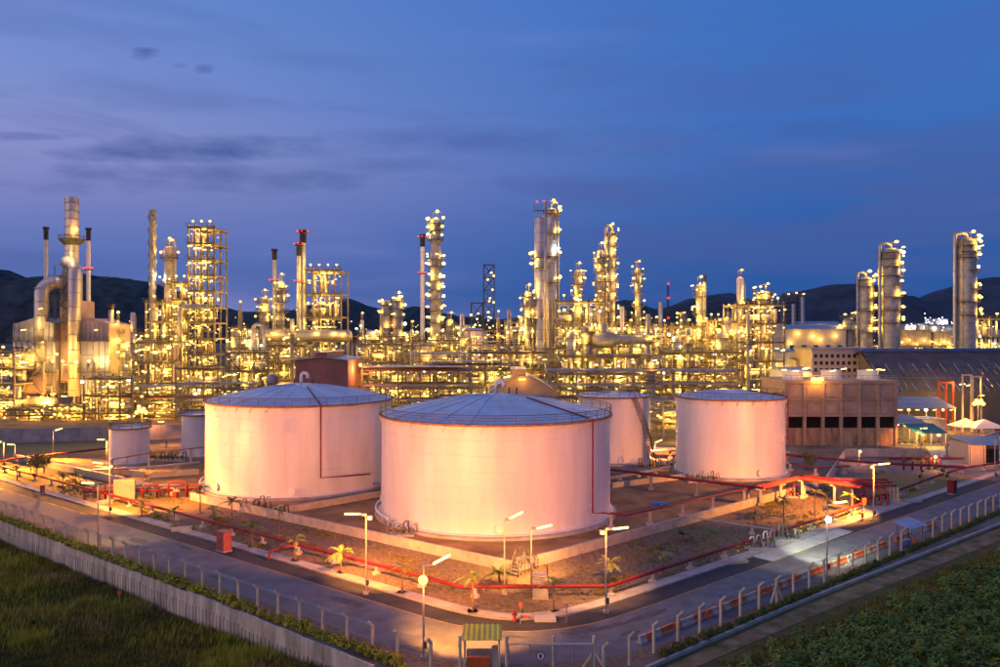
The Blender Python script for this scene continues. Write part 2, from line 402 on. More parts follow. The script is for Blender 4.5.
# lower fields outside the fence, one sheet that slips under the plant's made ground
m = MB(); nx, ny = 90, 70
def fz(x, y):
    t = min(1, max(0, (x + 32) / 40)); t = t * t * (3 - 2 * t)
    return lerp(-2.6, -.24, t) + (1 - t) * .16 * math.sin(x * .31 + y * .2) * math.sin(y * .23 - x * .1) + (1 - t) * .08 * math.sin(x * .9) * math.sin(y * .8)
for j in range(ny + 1):
    for i in range(nx + 1):
        x, y = -220 + 440 * i / nx, -60 + 420 * j / ny; m.v.append((x, y, fz(x, y)))
for j in range(ny):
    for i in range(nx): a = j * (nx + 1) + i; m.f.append((a, a + 1, a + nx + 2, a + nx + 1))
struct('field', m, 'field_soil', True)

strip('road', -6.4, 0.0, .010, 'asphalt'); strip('road_verge', -6.4, -8.0, .006, 'gravel')
strip('road_marking', 0.03, .16, .016, 'yellow_paint'); strip('road_shoulder', .17, 2.6, .010, 'asphalt_dark')
# repair patches and kerb drains
PTS = [p for p in YL if -85 < p.x < 95]
for k in range(17):
    i_ = rng.randrange(1, len(PTS) - 1); p = PTS[i_].lerp(PTS[i_ + 1], rng.random()); d = (PTS[i_ + 1] - PTS[i_]).normalized(); n_ = Vector((-d.y, d.x)); o_ = rng.uniform(-6, -.6); a_, b_ = rng.uniform(.8, 3.5), rng.uniform(.35, .9); c_ = p + n_ * o_
    q_ = [c_ + d * (a_ * math.cos(t_) * rng.uniform(.8, 1.1)) + n_ * (b_ * math.sin(t_) * rng.uniform(.7, 1.1)) for t_ in np.linspace(0, 6.28, 10)[:-1]]
    poly('road_patch', q_, .0145 + k * .0003, 'asphalt_patch')
for k in range(9):
    p, d = (lambda a: (a[0], a[1]))(along2(offset(YL, 2.35), 60 + k * 17))
    dg = thing('kerb_drain', 'small dark iron drain grate in the shoulder beside the kerb', 'drain', (p.x, p.y, .012), math.atan2(d.y, d.x), 'kerb drains')
    MB().box((0, 0, .015), (.7, .4, .02)).build('frame', 'steel_dark', dg, world=False)
    for j in range(5): MB().box((-.24 + j * .12, 0, .032), (.05, .34, .012)).build('bar', 'void', dg, world=False)
# raised walkway in cast lengths along the shoulder
slabstrip('walkway', 2.85, 4.1, 0, .11, 'concrete')
wk = bpy.data.objects['walkway']
ka, kb = offset(YL, 2.6), offset(YL, 2.85)
kl = resample([p for p in ka if -95 < p.x < 100], 2.0)
for p, q in zip(kl[:-1], kl[1:]):
    d = (q - p).normalized(); n_ = Vector((-d.y, d.x, 0)) * .125
    MB().beam(p + n_ + d * .03 + Vector((0, 0, .07)), q + n_ - d * .03 + Vector((0, 0, .07)), .24, .16).build('kerbstone', 'kerb', wk)
# planted strips between walkway and bund
BL = [(-100, 157.8), (-49.5, 120), (1.4, 81.9)]; BR = [(1.4, 81.9), (42.3, 118.6), (54, 129)]
inner = offset(YL, 4.1)
def between(x0, x1, bl):
    a = [p for p in inner if x0 <= p.x <= x1]; return [(p.x, p.y) for p in a] + bl
def gp0(*a): return [tuple(G(x, y))[:2] for x, y in a]
poly('gravel_bed', between(-46, 47, [(54, 129), (1.4, 81.9), (-40, 112.9)]), .004, 'gravel')
poly('lawn', between(-110, -46, [(-40, 112.9), (-100, 157.8)]), .004, 'lawn')
poly('lawn', between(47.2, 110, [(100, 172), (54, 129)]), .004, 'lawn')
poly('lawn', gp0((-40, 470), (30, 463), (112, 452), (108, 440), (-60, 446)), .006, 'lawn')
poly('tank_yard', [(1.4, 81.9), (54, 129), (70, 160), (60, 172), (-90, 172), (-100, 157.8)], .004, 'dirt')
# pale hardstand pads beside the road
def gp(*a, z=.02): return [tuple(G(x, y))[:2] for x, y in a]
pad = thing('concrete_hardstand', 'pale concrete hardstand of poured slabs lit white beside the road', 'hardstand', (*gp((790, 545))[0], 0))
pa = [Vector((*p, 0)) for p in gp((741, 554), (772, 562), (853, 532), (826, 526))]
for i in range(8):
    t0, t1 = i / 8 + .004, (i + 1) / 8 - .004
    b0, b1, c0, c1 = pa[1].lerp(pa[2], t0), pa[1].lerp(pa[2], t1), pa[0].lerp(pa[3], t0), pa[0].lerp(pa[3], t1)
    mm = MB(); z = .075 + rng.uniform(-.004, .004)
    mm.add([tuple(p + Vector((0, 0, zz))) for zz in (0, z) for p in (b0, b1, c1, c0)], [(4, 5, 6, 7), (0, 1, 5, 4), (1, 2, 6, 5), (2, 3, 7, 6), (3, 0, 4, 7)]); mm.build('slab', 'slab', pad)
poly('forecourt', gp((846, 522), (880, 514), (905, 500), (880, 495), (850, 507)), .013, 'concrete_pale')
poly('plant_road', gp((560, 470), (780, 470), (1000, 478), (1000, 468), (800, 455), (560, 458)), .008, 'asphalt')
poly('plant_road', gp((940, 468), (1000, 466), (1000, 446), (925, 446)), .011, 'concrete_pale')

# terrace of the furnace unit with its retaining wall
TZ = 2.8
m = MB(); tp = [(-175, 165), (-73, 190), (-73, 300), (-300, 300), (-300, 165)]
m.quad(*[(x, y, TZ) for x, y in tp]); struct('plant_terrace', m, 'dirt')
tw = thing('terrace_wall', 'long grey concrete retaining wall below the furnace unit', 'wall', (-175, 165, 0))
pts = resample([(-175, 165), (-73, 190)], 6.0)
for p, q in zip(pts[:-1], pts[1:]):
    d = (q - p).normalized(); MB().beam(p + d * .03 + Vector((0, 0, 1.6)), q - d * .03 + Vector((0, 0, 1.6)), .35, 3.2).build('panel', 'concrete', tw)
MB().beam((-73, 190.2, 1.6), (-73, 300, 1.6), .35, 3.2).build('end_wall', 'concrete', tw)

# left boundary: stained precast retaining wall, shrubs, fence
def along(pts, s):
    for a, b in zip(pts[:-1], pts[1:]):
        a, b = Vector((*a[:2], 0)), Vector((*b[:2], 0)); L = (b - a).length
        if s <= L: return a.lerp(b, s / L), (b - a).normalized()
        s -= L
    return b, (b - a).normalized()
rw = thing('retaining_wall', 'weathered white precast wall with stained ribs above the grass field', 'wall', (-9.5, 58.6, -2.5))
tot = sum((Vector(b) - Vector(a)).length for a, b in zip(WALL_L[:-1], WALL_L[1:]))
s = 0; PW = 3.0; i = 0
while s + PW < tot - 20:
    p, d = along(WALL_L, s + .02); q, _ = along(WALL_L, s + PW - .02); o_ = Vector((d.y, -d.x, 0)); o_ = -o_ if o_.y > 0 else o_
    top = .10 + rng.uniform(-.05, .05) - (.10 if (i // 9) % 2 else 0); mm = MB()
    mm.beam(p + Vector((0, 0, (top - 3.3) / 2)), q + Vector((0, 0, (top - 3.3) / 2)), .22, top + 3.3)
    for k in range(5):
        c = p.lerp(q, (k + .5) / 5) + o_ * .13
        hh = 1.95 + .25 * ((i // 6) % 3) + rng.uniform(-.07, .07); mm.box((c.x, c.y, -3.2 + hh / 2), (.47 + rng.uniform(-.03, .03), .14, hh), math.atan2(d.y, d.x))
    mm.build('panel', 'wall_stained', rw); s += PW; i += 1
kr = thing('boundary_kerb', 'low pale concrete kerb wall between the leafy crop field and the fence', 'kerb', (11, 58.6, -.8))
tot = sum((Vector(b) - Vector(a)).length for a, b in zip(KERB_R[:-1], KERB_R[1:])); s = 0
while s + 4 < tot - 15:
    p, d = along(KERB_R, s + .02); q, _ = along(KERB_R, s + 3.98)
    MB().beam(p + Vector((0, 0, -.5)), q + Vector((0, 0, -.5)), .28, 1.06).build('segment', 'concrete_pale', kr); s += 4
# end wall towards the gate
ew = thing('gate_wall', 'short concrete footing wall under the entrance gate', 'wall', (1, 54, -2.5))
MB().beam((-9.4, 58.5, -1.3), (-4.5, 54, -1.3), .3, 2.6).build('panel', 'concrete', ew); MB().beam((-4.4, 53.9, -1.3), (6.4, 53.9, -1.3), .3, 2.6).build('panel', 'concrete', ew); MB().beam((6.5, 54, -1.3), (10.9, 58.5, -1.3), .3, 2.6).build('panel', 'concrete', ew)

# fence: concrete posts with cranked tops, chain link bays, barbed wire
pm = MB(); pm.box((0, 0, 1.15), (.19, .19, 2.3)); pm.beam((0, 0, 2.2), (0, -.44, 2.68), .17); POST = pm.mesh('post'); POST.materials.append(M['post_conc'])
bm_ = MB(); bm_.quad((.08, 0, .05), (2.92, 0, .05), (2.92, 0, 2.2), (.08, 0, 2.2)); BAY = bm_.mesh('mesh_panel'); BAY.materials.append(M['chain_link'])
wm = MB()
for y_, z_ in ((0, 2.22), (-.14, 2.38), (-.28, 2.53), (-.41, 2.65), (0, 1.2)): wm.tube([(0, y_, z_), (3, y_, z_)], .018, 3, False)
WIRE = wm.mesh('wire'); WIRE.materials.append(M['steel_grey'])
def fence(label, a, b, braces=()):
    a, b = Vector((*a, 0)), Vector((*b, 0)); d = (b - a).normalized(); rz = math.atan2(d.y, d.x)
    t = thing('chain_link_fence', label, 'fence', a, rz); n_ = int((b - a).length / 3)
    for i in range(n_ + 1):
        po = link('post', POST, t, (i * 3 * 1.0, 0, 0), sc=(1, 1, rng.uniform(.98, 1.02))); po.rotation_euler = (rng.uniform(-.015, .015), rng.uniform(-.015, .015), 0)
        if i in braces:
            MB().beam((i * 3, 0, 1.7), (i * 3 + 1.1, 0, 0), .13).build('brace', 'post_conc', t, world=False); MB().beam((i * 3, 0, 1.7), (i * 3 - 1.1, 0, 0), .13).build('brace', 'post_conc', t, world=False)
        if i < n_: link('mesh_panel', BAY, t, (i * 3, 0, 0)); link('wire', WIRE, t, (i * 3, 0, 0))
    return t
fl0, fl1 = Vector((-128.4, 152.9)), Vector((-8.35, 59.6))
fence('chain link fence on cranked concrete posts behind the shrubs on the retaining wall', tuple(fl0), tuple(fl1), (20,))
fence('chain link fence on cranked concrete posts beside orange and white barriers', (12.1, 61.1), (120, 152.2), (6,))
fence('short fence run between the lamp mast and striped roof gatehouse', (-7.8, 59.0), (-3.4, 56.7))
fence('short fence run from the gate to the barriers', (7.6, 56.9), (11.6, 60.6))

# rows of shrubs on the wall head
SHR = []
for k in range(5):
    r_ = np.random.default_rng(100 + k); n_ = 170
    dirs = r_.normal(size=(n_, 3)); dirs /= np.linalg.norm(dirs, axis=1)[:, None]; dirs[:, 2] = np.abs(dirs[:, 2]) * 1.15 - .18
    rad = r_.uniform(.45, 1.0, n_)[:, None] * np.array([[.62, .62, .72]]); c = dirs * rad + [0, 0, .28]
    e1 = r_.normal(size=(n_, 3)); e1 /= np.linalg.norm(e1, axis=1)[:, None]; e2 = np.cross(e1, dirs); e2 /= np.linalg.norm(e2, axis=1)[:, None] + 1e-6
    sz = r_.uniform(.09, .2, n_)[:, None]
    V = np.stack([c - e1 * sz, c + e2 * sz * .55, c + e1 * sz * 1.2, c - e2 * sz * .55], 1).reshape(-1, 3); T = np.arange(4 * n_).reshape(-1, 4)
    SHR.append((np_mesh('leaves', V, T, 'shrub_leaf'), np_mesh('leaves', V, T, 'hedge_leaf')))
stm = MB(); stm.tube([(0, 0, -.1), (0, 0, .4)], .05, 5); STEM = stm.mesh('stem'); STEM.materials.append(M['bark'])
def shrub(p, s, label, group, dark=0):
    t = thing('shrub', label, 'shrub', p, rng.uniform(0, 6.28), group); t.scale = (s * rng.uniform(.9, 1.2), s, s * rng.uniform(.8, 1.15))
    link('foliage', rng.choice(SHR)[dark], t); link('stem', STEM, t)
d_ = (fl1 - fl0).normalized(); L_ = (fl1 - fl0).length; s = 42
while s < L_ + 2:
    p = fl0 + d_ * s; pp = Vector((p.x - d_.y * -.0, p.y, 0)) + Vector((d_.y, -d_.x, 0)) * .34
    shrub((pp.x, pp.y, .0), rng.uniform(.75, 1.15), 'small yellow green shrub in the row along the retaining wall head', 'shrubs along the retaining wall'); s += rng.uniform(.85, 1.35)
for k in range(96):
    p = Vector((12.3, 60.9)).lerp(Vector((75, 113.9)), k / 96 + rng.uniform(-.004, .004)); 
    shrub((p.x + .35, p.y - .42, -.03), rng.uniform(.5, .8), 'low dark green shrub between the barrier-side fence and its kerb wall', 'low shrubs along the barrier-side fence', 1)
for k in range(16):
    shrub((-7.2 + k * .9, 57.6 - min(k, 4) * .75 - (k > 4) * .2 + rng.uniform(-.2, .2), 0), rng.uniform(.6, .8), 'leafy green shrub in front of the entrance gate', 'shrubs at the gate')

# grass on the lower field (stuff)
def tufts(name, n, area, hmin, hmax, mat, seed, blades=5, w=.05, flat=False):
    r_ = np.random.default_rng(seed); P = []
    while len(P) < n:
        x, y = area(r_)
        P.append((x, y, 0.0 if flat else fz(x, y) - .03))
    P = np.array(P); n = len(P); V = np.zeros((n, blades, 3, 3)); 
    for k in range(blades):
        th = r_.uniform(0, 6.28, n); h = r_.uniform(hmin, hmax, n); lean = r_.uniform(.1, .75, n) * h
        ox, oy = r_.uniform(-.12, .12, n), r_.uniform(-.12, .12, n); wd = r_.uniform(.6, 1.5, n) * w
        bx, by = P[:, 0] + ox, P[:, 1] + oy
        V[:, k, 0] = np.stack([bx - np.sin(th) * wd, by + np.cos(th) * wd, P[:, 2]], 1); V[:, k, 1] = np.stack([bx + np.sin(th) * wd, by - np.cos(th) * wd, P[:, 2]], 1)
        V[:, k, 2] = np.stack([bx + np.cos(th) * lean, by + np.sin(th) * lean, P[:, 2] + h], 1)
    V = V.reshape(-1, 3); T = np.arange(len(V)).reshape(-1, 3)
    o = link(name, np_mesh(name, V, T, mat)); o['kind'] = 'stuff'; return o
def left_area(r_):
    while 1:
        t = r_.uniform(0, 1); y = 50 + 62 * t; x = r_.uniform(-78, -8)
        # field side of the wall
        k = WALL_L; yl = np.interp(-x, [9.5, 28.7, 67.5, 130], [58.6, 74.4, 105, 154.5])
        if y < yl - .6 and x > -(y * .66 + 8): return x, y
CL = [(-20 - 50 * rng.random(), 62 + 34 * rng.random(), rng.uniform(.8, 2.6)) for _ in range(60)]
def left_clump(r_):
    while 1:
        c = CL[r_.integers(0, len(CL))]; x, y = r_.normal(c[0], c[2]), r_.normal(c[1], c[2] * .8)
        yl = np.interp(-x, [9.5, 28.7, 67.5, 130], [58.6, 74.4, 105, 154.5])
        if y < yl - .8 and x < -9: return x, y
o = tufts('field_grass', 52000, left_area, .18, .62, 'grass', 3); tag(o, 'rough dark green grass covering the low field', 'grass')
o = tufts('tall_grass_clumps', 11000, left_clump, .4, 1.15, 'shrub_leaf', 4, 4, .035); tag(o, 'taller green weed clumps in the grass field', 'grass')
CL = [(-18 - 50 * rng.random(), 60 + 32 * rng.random(), rng.uniform(.4, 1.6)) for _ in range(34)]
o = tufts('dry_grass', 3600, left_clump, .4, 1.05, 'grass_dry', 5, 4, .03); tag(o, 'straw coloured dry grass clumps in the field', 'grass')
WC = [(rng.uniform(-75, 70), rng.uniform(0, 1), rng.uniform(.3, 1.7)) for _ in range(90)]
def bed_area(r_):
    while 1:
        c = WC[r_.integers(0, len(WC))]; x = r_.normal(c[0], c[2] * 1.6)
        ya = np.interp(x, [p.x for p in inner], [p.y for p in inner]) + .3; yb = 82.0 + max(-(x - 1.4) * .75, (x - 1.4) * .9) - .6
        y = lerp(ya, yb, c[1]) + r_.normal(0, c[2])
        if ya < y < yb: return x, y
o = tufts('gravel_weeds', 5200, bed_area, .06, .26, 'grass', 9, 5, .05, True); tag(o, 'low green weeds growing through the gravel bed', 'weeds')
# right: sandy track and leafy crop
k0 = [(p[0] + .4, p[1] - .5) for p in KERB_R]; k1 = [(12.6, 57.2), (29.6, 71.0), (71.0, 102.9), (133, 151.6)]
m = MB()
for i in range(3):
    for j in range(12):
        t0, t1 = j / 12, (j + 1) / 12; a0, a1 = [Vector(k0[i]).lerp(Vector(k0[i + 1]), t) for t in (t0, t1)]; b0, b1 = [Vector(k1[i]).lerp(Vector(k1[i + 1]), t) for t in (t0, t1)]
        m.quad(*[(p.x, p.y, fz(p.x, p.y) + .03) for p in (a0, a1, b1, b0)])
struct('field_path', m, 'sand_path')
def right_area(r_):
    while 1:
        x, y = r_.uniform(8, 84), r_.uniform(48, 106)
        yk = np.interp(x, [14, 31.5, 73, 135], [56.4, 70, 101.5, 150])
        if y < yk + .9 + r_.normal(0, .5) and x < y * .66 + 10: return x, y
o = tufts('field_weeds', 15000, right_area, .12, .4, 'grass', 8); tag(o, 'low weeds under the leafy crop', 'weeds')
r_ = np.random.default_rng(21); VV = []; gxs = np.arange(6, 86, 1.12)
for gx in gxs:
    for gy in np.arange(46, 108, 1.12):
        x, y = gx + r_.normal(0, .28), gy + r_.normal(0, .28)
        yk = np.interp(x, [14, 31.5, 73, 135], [56.0, 69.4, 100.9, 149])
        if y > yk - 1.2 + r_.normal(0, .7) or x > y * .66 + 10 or r_.random() < .12: continue
        h = r_.uniform(.6, 1.35) * (1.55 if r_.random() < .3 else 1.0); nL = int(r_.integers(40, 80)); z0 = fz(x, y); Rp = r_.uniform(.42, .85)
        th = r_.uniform(0, 6.28, nL); rr_ = np.sqrt(r_.uniform(0, 1, nL)) * Rp; zz = z0 + h * (1 - .6 * (rr_ / Rp) ** 2) * r_.uniform(.5, 1, nL)
        c = np.stack([x + rr_ * np.cos(th), y + rr_ * np.sin(th), zz], 1); ph = th + r_.normal(0, .5, nL); sz = r_.uniform(.13, .27, nL)[:, None]; dz = r_.uniform(-.9, .1, nL)
        e1 = np.stack([np.cos(ph), np.sin(ph), dz], 1) * sz; e2 = np.stack([-np.sin(ph), np.cos(ph), r_.uniform(-.4, .4, nL)], 1) * sz * .45
        VV.append(np.stack([c - e1 * .3, c + e2, c + e1 * 1.2, c - e2], 1).reshape(-1, 3))
V = np.concatenate(VV); o = link('leafy_crop', np_mesh('leafy_crop', V, np.arange(len(V)).reshape(-1, 4), 'crop_leaf')); o['kind'] = 'stuff'; tag(o, 'dense dark green leafy crop in the field beyond the kerb wall', 'crop')

# hills on the skyline
def hills(name, prof, D, depth, mat, seed):
    r_ = np.random.default_rng(seed); xs = np.linspace(-250, 1250, 240); px = [p[0] for p in prof]; py = [p[1] for p in prof]
    m = MB(); rows = 14
    nz = np.convolve(r_.normal(0, 1, len(xs) + 8), np.ones(5) / 5, 'same')[4:-4] * 1.6
    tex = r_.normal(0, 1, (rows, len(xs)))
    for j in range(rows):
        t = j / (rows - 1)
        for i, x in enumerate(xs):
            H = H_CAM + (Y0 - np.interp(x, px, py) + nz[i] * .35) * (D + depth * .5) / FPX
            s_ = math.sin(math.pi * min(1, t * 1.0)) if t < .5 else math.sin(math.pi * t)
            Y = D + depth * t; XX = (x - 500) * (D + depth * .5) / FPX
            m.v.append((XX + tex[j, i] * 4, Y, max(-2, H * s_ ** .8 - 2 + tex[j, i] * 5 * (0 < j < rows - 1) * (abs(t - .5) > .06))))
    n_ = len(xs)
    for j in range(rows - 1):
        for i in range(n_ - 1): a = j * n_ + i; m.f.append((a, a + 1, a + n_ + 1, a + n_))
    return struct(name, m, mat, True)
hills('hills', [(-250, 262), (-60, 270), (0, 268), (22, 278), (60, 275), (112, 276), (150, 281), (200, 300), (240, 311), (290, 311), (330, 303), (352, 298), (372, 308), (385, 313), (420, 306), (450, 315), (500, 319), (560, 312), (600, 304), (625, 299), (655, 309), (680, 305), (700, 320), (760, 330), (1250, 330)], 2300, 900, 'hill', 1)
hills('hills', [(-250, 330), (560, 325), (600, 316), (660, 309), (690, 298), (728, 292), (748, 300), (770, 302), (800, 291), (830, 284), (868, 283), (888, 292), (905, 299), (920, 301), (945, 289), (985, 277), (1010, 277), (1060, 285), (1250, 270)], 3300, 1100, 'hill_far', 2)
# ------------------------------------------------------------------ storage tanks
def arc_pt(c, r, deg, z): a = R(deg); return (c[0] + r * math.sin(a), c[1] - r * math.cos(a), z)
def tank(label, c, Rr, H, rise, riser=None, npost=36, brackets=True, manholes=(0,), stair=None, vent=True, base=.45, roof='tank_roof', ring=True):
    t = thing('storage_tank', label, 'tank', (c[0], c[1], 0)); n = 120 if Rr > 10 else 72
    cx, cy_ = c
    MB().lathe([(Rr + .9, 0), (Rr + .9, base * .7), (Rr + .35, base), (Rr - .5, base)], (cx, cy_, 0), n).build('base_ring', 'concrete', t, 40)
    prof = []; nc = 7
    for i in range(nc):
        z0, z1 = base + (H - base) * i / nc, base + (H - base) * (i + 1) / nc; rr = Rr - .012 * i
        prof += [(rr + .02, z0 + .015), (rr, z0 + .03), (rr, z1 - .03), (rr + .02, z1 - .015)]
    sh = MB().lathe(prof, (cx, cy_, 0), n).build('shell', 'tank_white', t, 40)
    MB().lathe([(Rr + .45, base + .002), (Rr + .45, base + .09), (Rr + .02, base + .10)], (cx, cy_, 0), n).build('chime', 'white_paint', sh, 40)
    rf = MB().lathe([(Rr + .05, H), (Rr * .8, H + rise * .30), (Rr * .55, H + rise * .62), (Rr * .3, H + rise * .88), (Rr * .12, H + rise * .985), (.01, H + rise)], (cx, cy_, 0), 48).build('roof', roof, t, 60)
    mm = MB()
    for k in range(24):
        a = 15 * k + 4
        mm.tube([arc_pt(c, Rr * f, a, H + rise * g + .03) for f, g in ((.99, .015), (.8, .30), (.55, .62), (.3, .88), (.12, .985))], .035, 4)
    mm.build('roof_seam', roof, rf)
    MB().lathe([(Rr + .02, H - .28), (Rr + .34, H - .20), (Rr + .36, H + .02), (Rr - .1, H + .05)], (cx, cy_, 0), n).build('rim_ring', 'rust_rim', t, 40)
    ws = MB(); npl = max(10, int(Rr * 1.6))
    for i in range(nc):
        z0, z1 = base + (H - base) * i / nc, base + (H - base) * (i + 1) / nc
        for k in range(npl): a = 360 * (k + .5 * (i % 2)) / npl; ws.beam(arc_pt(c, Rr + .004, a, z0 + .03), arc_pt(c, Rr + .004, a, z1 - .03), .02, .006)
    ws.build('weld_seam', 'tank_white', sh)
    rl = MB()
    for k in range(npost):
        a = 360 * k / npost; rl.beam(arc_pt(c, Rr + .2, a, H), arc_pt(c, Rr + .2, a, H + 1.15), .07)
    for z in (.5, .82, 1.13): rl.ring(Rr + .2, H + z, .035 if z < 1.1 else .05, c, npost * 2, 4)
    rl.build('railing', 'rail_brown', t)
    if brackets:
        for k in range(npost):
            a = 360 * (k + .5) / npost; MB().beam(arc_pt(c, Rr + .06, a - 1.6, H - 1.0), arc_pt(c, Rr + .28, a + .8, H - .28), .09).build('bracket', 'tank_white', t)
    if vent:
        pts = [(cx, cy_, H + rise - .1), (cx, cy_, H + rise + 1.3)] + [(cx + .55 - .55 * math.cos(R(b)), cy_, H + rise + 1.3 + .55 * math.sin(R(b))) for b in range(20, 181, 20)] + [(cx + 1.1, cy_, H + rise + .9)]
        MB().tube(pts, .26, 10).build('vent', 'white_paint', t, True)
        for dx in (-1.3, 1.9, 3.0): MB().tube([(cx + dx, cy_ + .4, H + rise - .25), (cx + dx, cy_ + .4, H + rise + .85)], .12, 8).build('roof_nozzle', 'steel_dark', t)
    for a in manholes:
        p, q = Vector(arc_pt(c, Rr - .1, a, base + .95)), Vector(arc_pt(c, Rr + .42, a, base + .95)); MB().tube([p, q], .46, 16).build('manhole', 'tank_white', t)
        MB().tube([q, q + (q - p).normalized() * .08], .58, 16).build('manhole_cover', 'white_paint', t)
    if riser:
        a, zb, tail = riser; r_ = Rr + .45
        pts = [arc_pt(c, Rr * .35, a, H + rise * .86 + .15), arc_pt(c, Rr * .98, a, H + .25), arc_pt(c, r_, a, H + .2), arc_pt(c, r_, a, zb)] + list(tail)
        MB().tube(pts, .11, 8).build('foam_pipe', 'red_pipe', t, True)
        for z in np.arange(zb + 1, H - 1, 2.2): MB().beam(arc_pt(c, Rr - .05, a, z), arc_pt(c, r_ + .1, a, z), .08).build('pipe_clip', 'tank_white', t)
    if ring:
        MB().ring(Rr + .75, 1.0, .13, c, 40, 8, R(-112), R(-56)).build('drain_pipe', 'white_paint', t, True)
        for a in (-100, -80, -62): MB().beam(arc_pt(c, Rr + .75, a, 0), arc_pt(c, Rr + .75, a, 1.0), .14).build('pipe_stand', 'steel_grey', t)
    if stair:
        a0, a1 = stair; ns = 44; mm = MB(); hr = MB()
        for k in range(ns):
            a = lerp(a0, a1, k / (ns - 1)); z = lerp(base + .2, H, k / (ns - 1)); p, q = Vector(arc_pt(c, Rr + .05, a, z)), Vector(arc_pt(c, Rr + 1.0, a, z)); mm.beam(p, q, .32, .06)
            if k % 3 == 0: hr.beam(q, q + Vector((0, 0, 1.05)), .06)
        for dz in (0, .55, 1.05): hr.tube([arc_pt(c, Rr + 1.0, lerp(a0, a1, k / 30), lerp(base + .2, H, k / 30) + dz) for k in range(31)], .05, 4)
        st = mm.build('stair', 'steel_dark', t); hr.build('handrail', 'rail_brown', st)
    return t
T1, T2, T3, T4 = (-.6, 111.3), (-34.0, 133.0), (22.8, 156.0), (42.2, 143.0)
tank('largest pinkish white domed tank, standing behind the road corner and its bund stair', T1, 16.2, 14.0, 2.6, (49, 2.0, [tuple(G(604, 513, 2.0)), tuple(G(626, 515.6, 2.0))]), 40, manholes=(2, -95), stair=(100, 165))
tank('large domed tank with elbowed red pipe, beside the slim cream tank', T2, 15.4, 14.2, 2.5, (25, 3.2, [arc_pt(T2, 16.6, 40, 3.2), arc_pt(T2, 17.2, 52, 3.1)]), 38, manholes=(9, -40), stair=(110, 170))
tank('medium white tank with flat roof and stair, between the two widest tanks', T3, 7.2, 13.0, .7, None, 22, False, (-20,), (64, 20), False, ring=False)
tank('medium cylindrical tank beside the cooling tower with low blue grey roof', T4, 9.7, 13.8, 1.1, (78, 6, [arc_pt(T4, 10.6, 84, 6)]), 24, True, (14,), None, False, ring=False)
tank('small cream tank in front of the furnace unit', tuple(G(129.5, 462))[:2], 3.7, 6.9, .35, None, 12, False, (10,), None, False, .2, 'tank_white', False)
tank('slim cream tank half hidden behind the large domed tank', tuple(G(199, 455))[:2], 3.4, 8.6, .35, None, 12, False, (-10,), None, False, .2, 'tank_white', False)

# ------------------------------------------------------------------ bund walls
def bund(label, pts, h=1.15, w=.32, mat='concrete_pale', step=4.0):
    t = thing('bund_wall', label, 'wall', (*pts[0], 0))
    for a, b in zip(pts[:-1], pts[1:]):
        for p, q in zip(*(lambda r: (r[:-1], r[1:]))(resample([a, b], min(step, (Vector(b) - Vector(a)).length)))):
            d = (q - p).normalized(); MB().beam(p + d * .015 + Vector((0, 0, h / 2)), q - d * .015 + Vector((0, 0, h / 2)), w, h).build('panel', mat, t)
    return t
bund('low concrete bund wall running from the bund stair to the pump manifold', [(1.2, 82.2), (-49.5, 120), (-98, 156.4)])
bund('low concrete bund wall running from the bund stair to the orange pipe bridge', [(1.8, 82.3), (53.6, 128.7)])
bund('inner bund wall dividing the two largest tanks', [tuple(G(287, 509, .6))[:2], tuple(G(386, 492, .6))[:2]], .95)
bund('inner bund wall between the red pipe posts and the medium tanks', [tuple(G(612, 488))[:2], tuple(G(700, 477))[:2]], .9)
bund('bund wall at the foot of the cooling tower yard', [(54.4, 129.4), (71, 160), (88, 160)], 1.6, mat='concrete')
bund('bund wall running past the foot of the small cream tank', [tuple(G(20, 462))[:2], tuple(G(150, 478))[:2], tuple(G(205, 474))[:2]], 1.0)
bund('low block wall behind the tanks along the plant road', [tuple(G(600, 452))[:2], tuple(G(680, 455))[:2]], 1.5)

